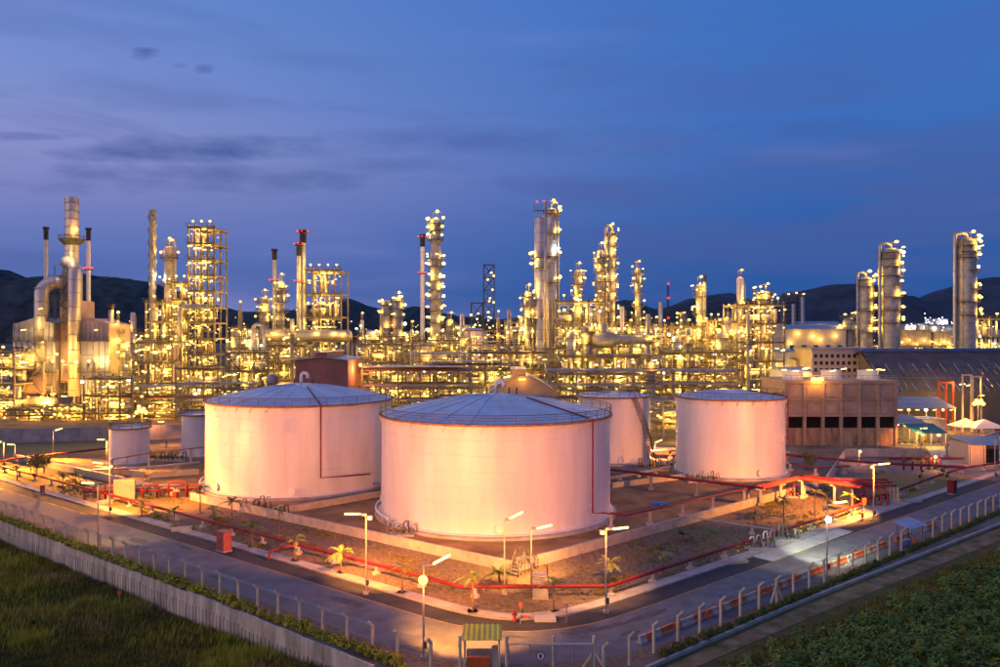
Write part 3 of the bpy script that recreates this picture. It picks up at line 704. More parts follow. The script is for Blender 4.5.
# ------------------------------------------------------------------ pipes on sleepers
def pipe_run(name, label, pts, r, mat, sup=6.0, valve=(), sup_mat='concrete_pale', tall=False, pipes=((0, 0),), cat='pipe'):
    pts = [Vector(p) for p in pts]; t = thing(name, label, cat, (pts[0].x, pts[0].y, 0))
    for ox, oz in pipes:
        q = []
        for i, p in enumerate(pts):
            d = (pts[min(i + 1, len(pts) - 1)] - pts[max(i - 1, 0)]); d.z = 0; d.normalize(); q.append(p + Vector((-d.y, d.x, 0)) * ox + Vector((0, 0, oz)))
        MB().tube(q, r, 10).build('pipe', mat, t, 40)
        if r >= .12:
            fl = MB()
            for p, p2 in zip(q[:-1], q[1:]):
                L = (p2 - p).length; k = 3.5
                while k < L: c = p.lerp(p2, k / L); d = (p2 - p).normalized() * .05; fl.tube([c - d, c + d], r * 1.28, 10); k += 11.5
            if fl.v: fl.build('flange', mat, t)
    acc = resample(pts, sup); lo = min(o[1] for o in pipes)
    for i, p in enumerate(acc):
        if p.z + lo - r < .25: continue
        top = p.z + lo - r; mm = MB()
        if tall:
            mm.box((p.x, p.y, .2), (.9, .9, .4)); mm.box((p.x, p.y, top / 2), (.36, .36, top)); mm.box((p.x, p.y, top - .1), (max(.5, 1.6 * max(abs(o[0]) for o in pipes) + .5), .42, .2))
        else:
            mm.lathe([(.48, 0), (.44, .22), (.2, .32), (.17, top - .1), (.26, top - .08), (.26, top + .03)], (p.x, p.y, 0), 8)
        mm.build('support', sup_mat, t)
    for vx in valve:
        p = pts[0].lerp(pts[-1], vx) if len(pts) == 2 else acc[int(vx * (len(acc) - 1))]
        mm = MB(); mm.box((p.x, p.y, p.z), (.5, .5, .55)); mm.tube([(p.x, p.y, p.z + .2), (p.x, p.y, p.z + .85)], .05, 6); mm.ring(.26, p.z + .85, .035, (p.x, p.y), 14, 5); mm.build('valve', mat, t)
    return t
main = [G(-90, 443, 1), G(0, 466, 1), G(115, 496, 1), G(230, 526.6, 1), G(298, 544.5, 1), G(450, 583.5, 1), G(461, 586.5, 1), G(609, 586.0, 1), G(640, 576, 1), G(726, 548, 1), G(820, 518.5, 1), G(866, 502, 1)]
pipe_run('fire_main', 'long dark red fire main on concrete stubs following the walkway round the corner', main, .17, 'red_pipe', 6.5, (.30, .62))
pipe_run('hydrant_branch', 'red branch pipe bending down to the walkway off the fire main', [G(298.5, 545, 1), G(279, 548, 1.0), G(270, 552, .9), G(268.5, 559.5, .1)], .15, 'red_pipe', 30)
pipe_run('fire_main', 'straight red fire main under the yellow and black step-over by the lawn', [G(885, 495, 1), G(934, 477, 1), G(962, 468, 1), (104, 152, 1), (150, 190, 1)], .19, 'red_pipe', 7)
pipe_run('pipe', 'thin red pipe on tall posts bent from the corner tank to the bridge', [G(611, 513, 2), G(626, 515.6, 2.0), G(730, 492, 2.0), G(768, 485, 2.4)], .13, 'red_pipe', 7, tall=True)
pipe_run('pipe', 'dark red pipe on posts crossing between medium tanks and the corner tank', [G(608, 469.5, 2.4), G(700, 481, 2.4), G(768, 489, 2.4)], .17, 'red_pipe', 8, tall=True, pipes=((0, 0), (.5, 0)))
pipe_run('pipe_bridge', 'bright orange red pipe bridge on concrete posts in front of the cooling tower yard', [G(760, 487.5, 2.6), G(798, 478, 3.0), G(850, 485.5, 3.0), G(862, 487, 3.0)], .2, 'orange_red', 5.0, tall=True, pipes=((-.45, 0), (.1, 0), (.55, .0)), cat='pipe bridge')
pipe_run('pipe_bridge', 'upper red pipe pair running behind the orange pipe bridge', [G(804, 476, 3.2), G(862, 483, 3.2), G(885, 487, 3.0)], .17, 'red_pipe', 6.0, tall=True, pipes=((-.3, 0), (.3, 0)), cat='pipe bridge')
pipe_run('pipe', 'pinkish grey thin pipe crossing the gravel below the orange bund', [G(682, 516, 1.2), G(776, 530, .9)], .09, 'pipe_silver', 9)
pipe_run('pipe', 'long red pipe pair at the plant road before the cooling tower', [G(786, 455, 1.6), G(876, 463, 1.6), G(965, 467, 1.6)], .2, 'red_pipe', 9, tall=True, pipes=((-.35, 0), (.35, 0)))
pipe_run('pipe', 'red pipe along the grass bank below the terrace wall', [G(-60, 474, 1.0), G(10, 459, 1.0), G(110, 448, 1.0)], .2, 'red_pipe', 9)
pipe_run('pipe', 'thin brown pipe on tall posts in front of the small cream tank', [G(112, 459.5, 3.0), G(150, 453, 3.0), G(206, 447, 3.0)], .1, 'rust_rim', 8, tall=True)
pipe_run('pipe', 'silver pipe bundle on low posts behind the manifold', [G(92, 470, 1.2), G(150, 467, 1.2), G(200, 462, 1.2)], .14, 'pipe_silver', 7, tall=True, pipes=((-.4, 0), (0, 0), (.4, 0)))
pipe_run('pipe', 'grey pipe pair on sleepers from tank stair towards the rear road', [G(600, 480, .7), G(650, 471, .7), G(672, 466, .7)], .16, 'pipe_silver', 5, pipes=((-.3, 0), (.3, 0)))
pipe_run('pipe', 'grey pipe pair leaving the base of the elbowed pipe tank', [G(350, 479, 1.0), G(386, 485, 1.0)], .18, 'galv', 4, tall=True, pipes=((-.4, 0), (.3, 0)))
pipe_run('pipe', 'long grey pipe run on posts behind the medium tanks', [G(560, 455, 1.8), G(680, 449, 1.8), G(790, 452, 1.8)], .2, 'pipe_silver', 8, tall=True, pipes=((-.6, 0), (0, 0), (.6, 0)))
pipe_run('pipe', 'thin red pipe along the foot of the tank beside the cooling tower', [G(790, 463, 1.4), G(815, 468, 1.4), G(850, 466, 1.4)], .12, 'red_pipe', 6, tall=True)

# pump manifold on the left: wall plate, looped red pipes, railing
t = thing('pump_manifold', 'red pump manifold with pale screen wall and loops beside the fire main', 'manifold', tuple(G(113, 499)))
def P(px, py, z): return tuple(G(px, py, z))
b0 = G(113, 500); X0, Y0_ = b0.x, b0.y
MB().bx(X0 - .2, X0 + 3.0, Y0_ + .6, Y0_ + .85, 0, 3.0).build('screen_wall', 'concrete_pale', t)
for k, (dx, w_, h_) in enumerate([(-4.2, 2.2, 1.7), (-1.4, 1.3, 2.3), (4.0, 2.4, 2.0), (7.6, 2.6, 2.4), (10.2, 1.6, 1.8)]):
    y_ = Y0_ - .3 + k * .75; MB().tube([(X0 + dx, y_, 0), (X0 + dx, y_, h_ - .3), (X0 + dx + .3, y_, h_), (X0 + dx + w_ - .3, y_ + .3, h_), (X0 + dx + w_, y_ + .3, h_ - .3), (X0 + dx + w_, y_ + .3, 0)], .14, 8).build('pipe_loop', 'red_pipe', t, True)
for k in range(5):
    x_ = X0 - 3.6 + k * 3.1; mm = MB(); mm.box((x_, Y0_ + 1.6, .45), (.5, .6, .9)); mm.tube([(x_, Y0_ + 1.6, 1.2), (x_, Y0_ + 1.6, 1.7)], .07, 6); mm.ring(.3, 1.7, .04, (x_, Y0_ + 1.6), 14, 5); mm.build('valve', ('steel_dark', 'red_pipe', 'steel_grey')[k % 3], t)
MB().tube([(X0 - 5, Y0_ + 1.6, .9), (X0 + 12, Y0_ + 3.6, .9)], .2, 8).build('header', 'red_pipe', t, True)
MB().tube([(X0 - 5, Y0_ + 2.6, 1.5), (X0 + 12, Y0_ + 4.6, 1.5)], .16, 8).build('header', 'pipe_silver', t, True)
# small skid of valves near inner bund corner
def valve_skid(label, c, n_=4, w=2.6, mats=('steel_grey', 'pipe_silver', 'steel_dark')):
    t = thing('valve_skid', label, 'valves', (c.x, c.y, 0))
    MB().box((c.x, c.y, .1), (w + .8, 1.8, .2)).build('plinth', 'concrete', t)
    for k in range(n_):
        x = c.x - w / 2 + w * k / (n_ - 1); h = rng.uniform(.9, 2.0); mm = MB()
        mm.tube([(x, c.y, .2), (x, c.y, h), (x + .2, c.y + .1, h + .2), (x + .5, c.y + .25, h + .2), (x + .6, c.y + .3, .2)], .11, 7); mm.build('pipe', mats[k % len(mats)], t, True)
        mm = MB(); mm.tube([(x, c.y - .3, h * .6), (x, c.y, h * .6)], .05, 5); mm.box((x, c.y - .3, h * .6), (.4, .06, .4)); mm.build('hand_wheel', 'steel_dark', t)
    mm = MB(); mm.tube([(c.x - w / 2, c.y + .5, .7), (c.x + w / 2, c.y + .5, .7)], .16, 8); mm.build('header', mats[0], t, True); return t
valve_skid('grey valve skid on plinth beside the bund below the elbowed pipe tank', G(254, 511), 5, 3.4)
valve_skid('valve group beside the end of the inner bund', G(278, 517), 3, 1.6)
valve_skid('valve cluster at the foot of the corner tank', G(400, 535), 4, 3)
valve_skid('dark valve cluster behind the small cream tank posts', G(165, 461), 6, 7, ('steel_dark', 'yellow', 'steel_dark'))
valve_skid('pump skid behind the tank with the side stair', G(655, 470), 6, 6, ('steel_dark', 'steel_grey', 'yellow'))
valve_skid('row of small valves in front of the tank beside the cooling tower', G(703, 482), 6, 4.5, ('steel_grey', 'pipe_silver'))
valve_skid('red valve group under the orange pipe bridge', G(790, 497), 4, 3, ('red_pipe', 'orange_red'))
valve_skid('white and steel pump set on the edge of the hardstand', G(760, 549), 4, 2.4, ('white_paint', 'galv'))
valve_skid('pump pair beside the yellow bollards on the gravel', G(783, 540), 4, 3, ('steel_dark', 'pipe_silver'))

# orange-red manifold beside the right lamp post
t = thing('valve_manifold', 'orange red valve manifold with sloping screen walls at the forecourt', 'manifold', tuple(G(868, 505)))
c = G(868, 505)
MB().bx(c.x - 2.9, c.x - 2.6, c.y - 1, c.y + 5, 0, 3.2).build('screen_wall', 'concrete_pale', t)
MB().bx(c.x - 2.6, c.x + 3.5, c.y + 5, c.y + 5.3, 0, 3.0).build('screen_wall', 'concrete_pale', t)
for k in range(6):
    x = c.x - 2 + k * .95; MB().tube([(x, c.y + 3.6, 2.6), (x, c.y + .6, 2.3), (x, c.y, 1.9), (x, c.y - .3, .1)], .16, 8).build('pipe', 'orange_red', t, True)
    mm = MB(); mm.box((x, c.y, 1.0), (.42, .5, .5)); mm.ring(.28, 1.5, .04, (x, c.y - .35), 12, 5); mm.build('valve', 'red_pipe', t)
for dy, z in ((.9, 2.7), (2.2, 2.95), (3.5, 3.1)): MB().tube([(c.x - 2.5, c.y + dy, z), (c.x + 4.6, c.y + dy, z)], .19, 8).build('header', 'orange_red', t, True)
for k in range(4): MB().bx(c.x + 4.2 + k * .1, c.x + 4.45 + k * .1, c.y - .2 + k * 1.3, c.y + .05 + k * 1.3, 0, 2.6).build('post', 'post_conc', t)
# right manifold with yellow hand wheels near lawn
t = thing('valve_manifold', 'dark red valve manifold with yellow hand wheels on the lawn', 'manifold', tuple(G(920, 470)))
c = G(920, 470)
for k in range(5):
    x = c.x - 3 + k * 1.6; MB().tube([(x, c.y, 0), (x, c.y, 1.5 + .3 * (k % 2)), (x + .5, c.y + .5, 1.9 + .3 * (k % 2)), (x + .8, c.y + 1.5, 1.9)], .18, 8).build('pipe', 'red_pipe', t, True)
    mm = MB(); mm.ring(.45, 0, .06, (0, 0), 16, 5); mm.v = [(x + p[0], c.y - .35 + p[2], 1.4 + p[1]) for p in mm.v]; mm.build('hand_wheel', 'yellow' if k in (1, 2) else 'red_pipe', t)
MB().tube([(c.x - 5, c.y + 1.6, 1.9), (c.x + 9, c.y + 1.6, 1.9)], .24, 8).build('header', 'red_pipe', t, True)

# ------------------------------------------------------------------ street lamps
def lamp_post(label, base, h, arm, tz=None, kind='lamp_warm', power=900, col=(1, .56, .17), flood=None, tube=True, r=.07, half=False, aim=None, tilt=.05, cone=84, fcone=80, glare=.34, res=.03):
    x, y = base.x, base.y; t = thing('lamp_post', label, 'lamp post', (x, y, 0))
    MB().tube([(x, y, 0), (x, y, h)], [r * 1.35, r * .85], 8).build('pole', 'post_conc' if not half else 'galv', t, True)
    mm = MB(); mm.box((x, y, .12), (.5, .5, .24)); mm.build('footing', 'concrete', t)
    hx = x + arm
    MB().beam((x, y, h - .15), (x + arm * .55, y, h - .02), .07).build('arm', 'steel_grey', t)
    if tube:
        L = .85; sg_ = 1 if arm > 0 else -1; MB().box((x + sg_ * .22, y, h - .02), (.42, .26, .2)).build('ballast_box', 'steel_grey', t)
        me = TUBE[kind]; o = link('lamp', me, t, LOCM[t.name] @ Vector((hx, y, h - .02 + abs(math.sin(tilt)) * .85)), sc=(.78, .46, .46)); o.rotation_euler = (0, -sg_ * tilt, sg_ * rng.uniform(-.3, .3))
        spot(t, (hx, y + .3, h - .1), aim or (hx + (2 if x < 0 else -2), y + 6, 0), power * KS, col, cone, .3, .6); light(t, (hx, y - .05, h - .12), min(power, 8000) * KS * res, col, .4)
    else:
        o = link('lamp', BULB[kind], t, LOCM[t.name] @ Vector((hx, y, h)), sc=.28); light(t, (hx, y, h), power * KS, col, .45)
    MB().box((x + .16, y, 1.1), (.22, .26, .5)).build('junction_box', 'steel_dark', t)
    if flood:
        for fz_, fk, fp, fc, dx, faim in flood:
            MB().box((x + dx, y - .05, fz_), (.5, .35, .42)).build('flood_head', 'steel_dark', t)
            
            if glare < .6: o = link('lamp', BULB[fk], t, LOCM[t.name] @ Vector((x + dx, y - .34, fz_)), sc=glare)
            else:
                for q_, (ox, oz) in enumerate(((-1.1, 0), (0, .25), (1.1, 0), (-.55, .75), (.55, .75))): link('lamp', BULB[fk], t, LOCM[t.name] @ Vector((x + dx + ox, y - .34, fz_ + oz)), sc=glare * .6)  # extra bulbs, added to imitate the flare round one floodlight
                MB().beam((x - 1.3, y, fz_ + .3), (x + 1.3, y, fz_ + .3), .12).build('glare_bar', 'steel_dark', t)  # bar added to carry the flare bulbs
            spot(t, (x + dx, y + .5, fz_), faim, fp * KS, fc, fcone, .4, .7); light(t, (x + dx, y - .34, fz_), min(fp, 15000) * KS * (.006 if fk == 'lamp_white' else .055), fc, .6)
    return t
SOD2 = (1, .34, .035); SOD = (1, .30, .075); WHT = (1, .88, .62)
lamp_post('lamp post rising from the shrubs on the retaining wall head', G(98, 548), 7.6, -1.2, power=3000, res=.16)
lamp_post('lamp post on the walkway beside the pump manifold', G(109.5, 517), 7.4, -1.6, power=30000, cone=96, aim=(-53.5, 114.5, 0), col=SOD2, flood=[(7.0, 'lamp_warm', 30000, SOD, .35, (-38, 120, 7))], fcone=110, glare=.2)
lamp_post('lamp post on the shoulder between the red branch pipe and the yellow palm', G(366, 594), 7.7, -1.3, power=15000, col=SOD2, flood=[(7.4, 'lamp_warm', 28000, SOD, .4, (-24, 116, 7))], fcone=120, glare=.2)
lamp_post('tall lamp mast with orange floodlight and tilted tube near the gatehouse', G(423.5, 659), 7.3, 1.4, power=18000, tilt=.5, col=SOD2, flood=[(6.2, 'lamp_orange', 40000, SOD, 0, (-7, 100, 8))], glare=.36)
lamp_post('slim lamp post beside the big palm at the bund stair', G(504.5, 594), 7.2, 1.1, power=7500, tilt=.5, col=SOD2, r=.06)
lamp_post('lamp post at the bund stair and concrete stile', G(531.3, 588), 5.9, 1.3, power=8000, tilt=.2, col=(1, .45, .10), r=.07)
lamp_post('lamp post on the walkway between the corner stile and the hardstand', G(606, 613), 7.6, 1.3, power=6000, col=(1, .42, .12), flood=[(7.3, 'lamp_warm', 15000, SOD, -.35, (4, 100, 8))], fcone=90, glare=.18)  # flood head added to this post to even out light on the tank
lamp_post('lamp post with white floodlight over the concrete hardstand', G(827, 577), 7.7, 1.4, power=2400, col=(1, .72, .36), flood=[(6.0, 'lamp_white', 12000, (.95, .97, .72), 0, (37.5, 89.0, 0))], fcone=58, glare=.34)
lamp_post('lamp post on the forecourt by the orange red manifold', G(873.5, 521), 7.6, 1.4, power=42000, col=SOD2, cone=100, aim=(44, 110, 0), tilt=.1, flood=[(7.3, 'lamp_warm', 52000, SOD, -.35, (42, 140, 8))], fcone=75, glare=.2)  # flood head added here to warm the tank beside the cooling tower
lamp_post('tall lamp post beside the tan open store', G(995, 481), 7.4, 1.6, power=2500, col=SOD)
lamp_post('lamp post on the grass bank below the terrace wall', G(53, 458), 5.6, 1.2, power=60000, cone=130, col=SOD2, aim=(-88, 146, 0), tilt=.3)
lamp_post('short lamp post where the red grass bank pipe meets the lawn', G(4, 470), 5.2, -1.0, cone=130, power=50000, col=SOD2, aim=(-88, 138, 0), half=True)
lamp_post('short hooked lamp post beside the pair of leafy trees', G(15, 463), 3.6, -.8, power=1500, col=SOD, half=True)
lamp_post('lamp post with tube lamp standing between the manifold and small cream tank', G(107, 470), 5.6, -1.0, cone=130, power=60000, col=SOD2, aim=(-66, 132, 0))
lamp_post('small globe lamp post on the red pipe before the cooling tower', G(859, 464), 2.4, .2, power=1500, col=SOD, tube=False)
lamp_post('small globe lamp post beside the yellow hand wheels', G(934.5, 470), 2.4, .2, power=1500, col=SOD, tube=False)
lamp_post('lamp post in the tank yard between the stair tank and the cooling tower tank', G(686, 474), 4.0, .6, cone=165, aim=(38, 128, 0), power=11000, tilt=.4, col=SOD, half=True)
lamp_post('lamp post behind the stair tank beside orange pipework', G(655, 461), 3.6, .7, cone=165, power=9000, tilt=.4, col=SOD, half=True)
lamp_post('tall lamp mast with glaring sodium floodlight beside white tents', G(978, 436), 10.0, .8, power=9000, col=SOD, flood=[(8.0, 'lamp_orange', 30000, SOD2, 0, (100, 160, 0))], fcone=130, glare=.75)
lamp_post('lamp mast with sodium flood behind the small cream tank', G(142, 440), 6.6, .5, 'lamp_orange', power=5000, col=SOD, flood=[(6.6, 'lamp_orange', 70000, SOD2, 0, (-58, 128, 0))], fcone=70, glare=.75)
lamp_post('lamp post with tube behind the slim cream tank', G(166, 447), 5.6, -1, power=5000, col=SOD, half=True)
lamp_post('lamp post beside the green canopy shelter', G(921, 449), 4.5, .6, power=3500, col=SOD, half=True)

# ------------------------------------------------------------------ palms and young trees
def frond_mesh(seed, n_, L, droop, w):
    r2 = random.Random(seed); mm = MB()
    for k in range(n_):
        az = 6.283 * k / n_ + r2.uniform(-.3, .3); el = r2.uniform(.15, 1.1); ln = L * r2.uniform(.75, 1.1); prev = None; d = Vector((math.cos(az), math.sin(az), 0)); sd_ = Vector((-d.y, d.x, 0)); ns = 6
        pts = []
        for i in range(ns + 1):
            t = i / ns; pts.append(d * (ln * t * math.cos(el)) + Vector((0, 0, ln * t * math.sin(el) - droop * ln * t * t)))
        for i in range(ns):
            a, b = pts[i], pts[i + 1]; wa = w * math.sin(math.pi * (.12 + .86 * i / ns)); 
            for sgn in (-1, 1):
                tip = (a + b) / 2 + sd_ * sgn * wa + (b - a) * .5 - Vector((0, 0, wa * .35)); mm.quad(tuple(a), tuple(b), tuple(tip))
                tip2 = a + sd_ * sgn * wa * .9 + (b - a) * .35 - Vector((0, 0, wa * .3)); mm.quad(tuple(a), tuple(a.lerp(b, .45)), tuple(tip2))
    return mm.mesh('fronds')
FR = []
for s_, mt in ((1, 'palm_leaf'), (2, 'palm_leaf'), (3, 'palm_yellow'), (4, 'palm_yellow')):
    me = frond_mesh(s_, 9, 1.35, .55, .28); me.materials.append(M[mt]); FR.append(me)
FB = []
for s_ in (5, 6):
    me = frond_mesh(s_, 22, 2.1, .5, .26); me.materials.append(M['palm_leaf']); FB.append(me)
TRK = MB().tube([(0, 0, 0), (.03, .02, .5), (-.02, 0, 1.0)], [.09, .06, .05], 7).mesh('trunk'); TRK.materials.append(M['bark'])
def palm(base, h, yellow, label, group='young palms along the walkway', sc=1.0, big=False):
    t = thing('palm_tree', label, 'palm', base, rng.uniform(0, 6.28), group)
    link('trunk', TRK, t, (0, 0, 0), sc=(1.6 if big else 1.25, 1.6 if big else 1.25, h))
    link('crown', (FB if big else FR)[rng.randrange(2) + (2 if yellow and not big else 0)], t, (0, 0, h - .02), sc=sc)
    if not big: MB().box((0, 0, .06), (.9, .9, .1), .3).build('planting_mound', 'dirt', t, world=False)
PL = [(142, 517, 2.1, 1), (174, 527, 2.2, 0), (200, 513, 3.4, 0), (213, 534, 3.0, 0), (252, 547, 2.3, 0), (279, 535, 3.0, 0), (295, 561, 2.3, 1), (341, 573, 2.2, 1), (402, 593, 2.6, 1), (472.5, 612, 3.2, 0), (553.6, 611, 2.5, 1), (610, 586, 2.4, 1), (712, 548, 1.7, 0), (663, 574, 1.9, 1), (783.7, 525, 3.4, 0), (815, 518, 3.6, 1), (17, 481, 2.2, 0), (63, 491, 2.3, 0), (76, 486, 2.0, 1), (848, 512, 2.3, 1), (232, 517, 2.1, 0)]
PALM_LABELS = ['short yellowed palm beside the pump manifold', 'short green palm beside the pale concrete chamber', 'tall green palm against the bund near the grey valve skid', 'tall green palm beside the pinkish red cabinet', 'short green palm behind the pinkish red cabinet', 'tall green palm between the bund and the red branch pipe', 'yellowed palm at the elbow of the red branch pipe', 'yellowed palm between the branch pipe and the shoulder lamp post', 'yellowed palm beside the flood mast, before the fire main', 'tall green palm on the gravel before the bushy palm', 'yellowed palm beside the concrete stile', 'yellowed palm behind the lamp post between stile and hardstand', 'short green palm beside the thin pinkish pipe', 'short yellowed palm alone before the bushy gravel palm', 'tall green palm in front of the orange pipe bridge', 'tall yellowed palm below the orange pipe bridge', 'green palm on the lawn by the short hooked lamp', 'green palm on the lawn behind the red hose box', 'yellowed palm on the lawn before the manifold', 'yellowed palm beside the orange red manifold', 'green palm at the bund foot beside the valve skid']
for i, (x, y, h, ye) in enumerate(PL):
    palm(G(x, y), h, ye, PALM_LABELS[i], 'young palms along the fire main', rng.uniform(1.1, 1.5))
palm(G(499, 584), 1.0, 0, 'large bushy palm beside the bund stair', None, 1.0, True)
palm(G(682.7, 541), .8, 0, 'bushy palm alone on the gravel beside the thin pinkish pipe', None, .95, True)
palm(G(754, 519), .7, 0, 'bushy palm at the orange lit end of the bund', None, .7, True)
def leafy_tree(base, h, r, label, seed, mat='palm_leaf'):
    t = thing('tree', label, 'tree', base)
    mm = MB(); mm.tube([(0, 0, 0), (0, .02, h * .5), (.05, 0, h * .75)], [.13, .09, .05], 7)
    r2 = random.Random(seed)
    for k in range(5): a = r2.uniform(0, 6.28); mm.tube([(0, 0, h * .5), (math.cos(a) * r * .5, math.sin(a) * r * .5, h * .75)], [.05, .02], 5)
    mm.build('trunk', 'bark', t, world=False)
    q = np.random.default_rng(seed); n_ = 650; cl = q.normal(size=(9, 3)); cl /= np.linalg.norm(cl, axis=1)[:, None]; cl *= r * .55
    c = cl[q.integers(0, 9, n_)] + q.normal(size=(n_, 3)) * r * .27; c[:, 2] = c[:, 2] * .75 + h * .78
    e1 = q.normal(size=(n_, 3)); e1 /= np.linalg.norm(e1, axis=1)[:, None]; e2 = np.cross(e1, q.normal(size=(n_, 3))); e2 /= np.linalg.norm(e2, axis=1)[:, None]; sz = q.uniform(.1, .22, n_)[:, None]
    V = np.stack([c - e1 * sz, c + e2 * sz * .5, c + e1 * sz, c - e2 * sz * .5], 1).reshape(-1, 3)
    link('crown', np_mesh('crown', V, np.arange(4 * n_).reshape(-1, 4), mat), t)
leafy_tree(G(37, 476), 3.4, 1.9, 'round leafy tree of the lawn pair, the larger one', 31)
leafy_tree(G(44, 473), 3.2, 1.6, 'round leafy tree of the lawn pair, the smaller one', 32)
leafy_tree(G(806, 468), 2.4, 2.2, 'leafy bush beyond the upper red pipes', 33)

# ------------------------------------------------------------------ small furniture
def cabinet(label, c, w, d, h, mat='red_box'):
    t = thing('cabinet', label, 'cabinet', (c.x, c.y, 0), R(-38 if c.x < 0 else 40))
    MB().box((0, 0, .08), (w + .16, d + .16, .16)).build('plinth', 'concrete', t, world=False)
    MB().box((0, 0, .16 + h / 2), (w, d, h)).build('body', mat, t, world=False)
    MB().box((0, 0, h + .2), (w + .14, d + .14, .09)).build('lid', mat, t, world=False)
    for k in (-1, 1):
        dr = MB().box((k * w * .245, -d / 2 - .015, .16 + h * .5), (w * .46, .03, h * .9)).build('door', mat, t, world=False); MB().box((k * .06, -d / 2 - .05, .16 + h * .5), (.04, .05, .22)).build('handle', 'steel_dark', dr, world=False)
cabinet('tall pinkish red cabinet on the shoulder near the red branch pipe', G(224, 551), 1.5, 1.0, 2.1)
cabinet('dark red cabinet on the shoulder near the striped step-over', G(952, 494), 1.4, .9, 2.0, 'red_pipe')
cabinet('small red hose box on the walkway below the leafy trees', G(42.5, 494), .5, .5, 1.2)
def hydrant(label, c):
    t = thing('fire_hydrant', label, 'hydrant', (c.x, c.y, .11 if abs(c.x) < 60 else 0))
    MB().lathe([(.22, 0), (.22, .08), (.13, .1), (.12, .7), (.18, .74), (.16, .86), (.06, .95), (.01, .97)], (0, 0, 0), 12).build('body', 'red_pipe', t, True, world=False)
    for s_ in (-1, 1): MB().tube([(0, 0, .55), (s_ * .26, 0, .55)], .07, 8).build('outlet', 'red_pipe', t, world=False)
hydrant('red fire hydrant beside the sign at the corner walkway', G(514.6, 622)); hydrant('red hydrant at the foot of the forecourt lamp post', G(862.5, 521)); 
def sign_post(label, c, h, face, size, mat='red_box'):
    t = thing('sign_post', label, 'sign', (c.x, c.y, 0)); MB().tube([(0, 0, 0), (0, 0, h)], .045, 6).build('post', 'steel_grey', t, world=False); MB().box((0, -.06, h - size[1] / 2), (size[0], .05, size[1])).build('plate', mat, t, world=False)
sign_post('small red sign plate on a post at the corner walkway', G(520.5, 624), 1.9, 0, (.3, .42)); sign_post('white capped meter post at the corner walkway', G(566.5, 623), 1.7, 0, (.34, .26), 'white_plastic'); sign_post('orange plate on a post beside the forecourt hydrant', G(864, 515), 2.4, 0, (.55, 1.0), 'orange_red')
t = thing('drain_cover', 'square pale concrete drain cover below the stile', 'drain cover', tuple(G(545, 620))); MB().box((0, 0, .13), (1.9, 1.2, .22)).build('slab', 'slab', t, world=False); MB().box((-1.75, .3, .12), (.9, .35, .22)).build('channel_block', 'orange_red', t, world=False)
for lb, x, y in (('pale concrete chamber on the walkway near the pinkish red cabinet', 182, 530), ('concrete drain chamber beside the hardstand', 735, 562), ('flat concrete chamber beside the manifold lamp post', 105, 503), ('concrete chamber on the lawn near the dark red cabinet', 912, 502)):
    c = G(x, y); t = thing('drain_chamber', lb, 'chamber', c); MB().box((0, 0, .16), (2.4, 1.5, .3), .3).build('frame', 'concrete_pale', t, world=False); MB().box((.1, 0, .34), (1.6, 1.0, .06), .3).build('lid', 'concrete', t, world=False)
# stile over the fire main and stair over the bund
c = G(540.5, 600); t = thing('stile', 'pale concrete step stile crossing over the red fire main', 'stile', (c.x, c.y, 0))
for k in range(6): MB().box((0, .16 + k * .32, .13 + k * .13), (1.5, .34, .26 + k * .26)).build('step', 'concrete_pale', t, world=False)
MB().box((0, 2.45, 1.66), (1.5, 1.0, .1)).build('landing', 'concrete_pale', t, world=False)
for sx in (-.78, .78):
    mm = MB(); mm.tube([(sx, 0, .2), (sx, 0, 1.2), (sx, 2.0, 2.5), (sx, 2.9, 2.5), (sx, 2.9, .0)], .04, 6); mm.tube([(sx, 2.0, 1.6), (sx, 2.0, 2.5)], .04, 6); mm.build('handrail', 'steel_dark', t, world=False)
c = G(523, 572); t = thing('bund_stair', 'dark steel stair with handrails crossing the bund corner', 'stair', (c.x, c.y, 0), R(-35))
for k in range(5):
    MB().box((0, -1.6 + k * .28, .25 + k * .28), (1.1, .3, .05)).build('tread', 'steel_grey', t, world=False); MB().box((0, 1.9 - k * .28, .25 + k * .28), (1.1, .3, .05)).build('tread', 'steel_grey', t, world=False)
MB().box((0, .15, 1.5), (1.1, 1.3, .06)).build('landing', 'steel_grey', t, world=False)
for sx in (-.57, .57):
    mm = MB(); mm.tube([(sx, -1.8, 0), (sx, -1.8, 1.0), (sx, -.5, 2.5), (sx, .8, 2.5), (sx, 2.1, 1.0), (sx, 2.1, 0)], .045, 6); mm.tube([(sx, -1.7, .5), (sx, -.5, 2.0), (sx, .8, 2.0), (sx, 2.0, .5)], .03, 5)
    for y_ in (-1.1, -.5, .15, .8, 1.4): mm.tube([(sx, y_, 0), (sx, y_, 2.5 if -.6 < y_ < .9 else 1.75)], .035, 5)
    mm.build('handrail', 'steel_dark', t, world=False)
# arched step-over with hazard stripes
c = G(934, 479); t = thing('step_over', 'yellow and black striped step-over arching above the red main', 'step-over', (c.x, c.y, 0), R(-42))
for k in range(12):
    a0, a1 = math.pi * k / 12, math.pi * (k + 1) / 12; f = lambda a: (-2.2 * math.cos(a), 0, 2.0 * math.sin(a) + .02)
    for y_ in (-.5, .5):
        p, q = Vector(f(a0)), Vector(f(a1)); p.y = q.y = y_; MB().beam(p, q, .09, .24).build('stripe', 'yellow' if k % 2 else 'black_paint', t, world=False)
    mid = Vector(f((a0 + a1) / 2)); MB().box(mid, (.34, .9, .05)).build('tread', 'steel_grey', t, world=False)
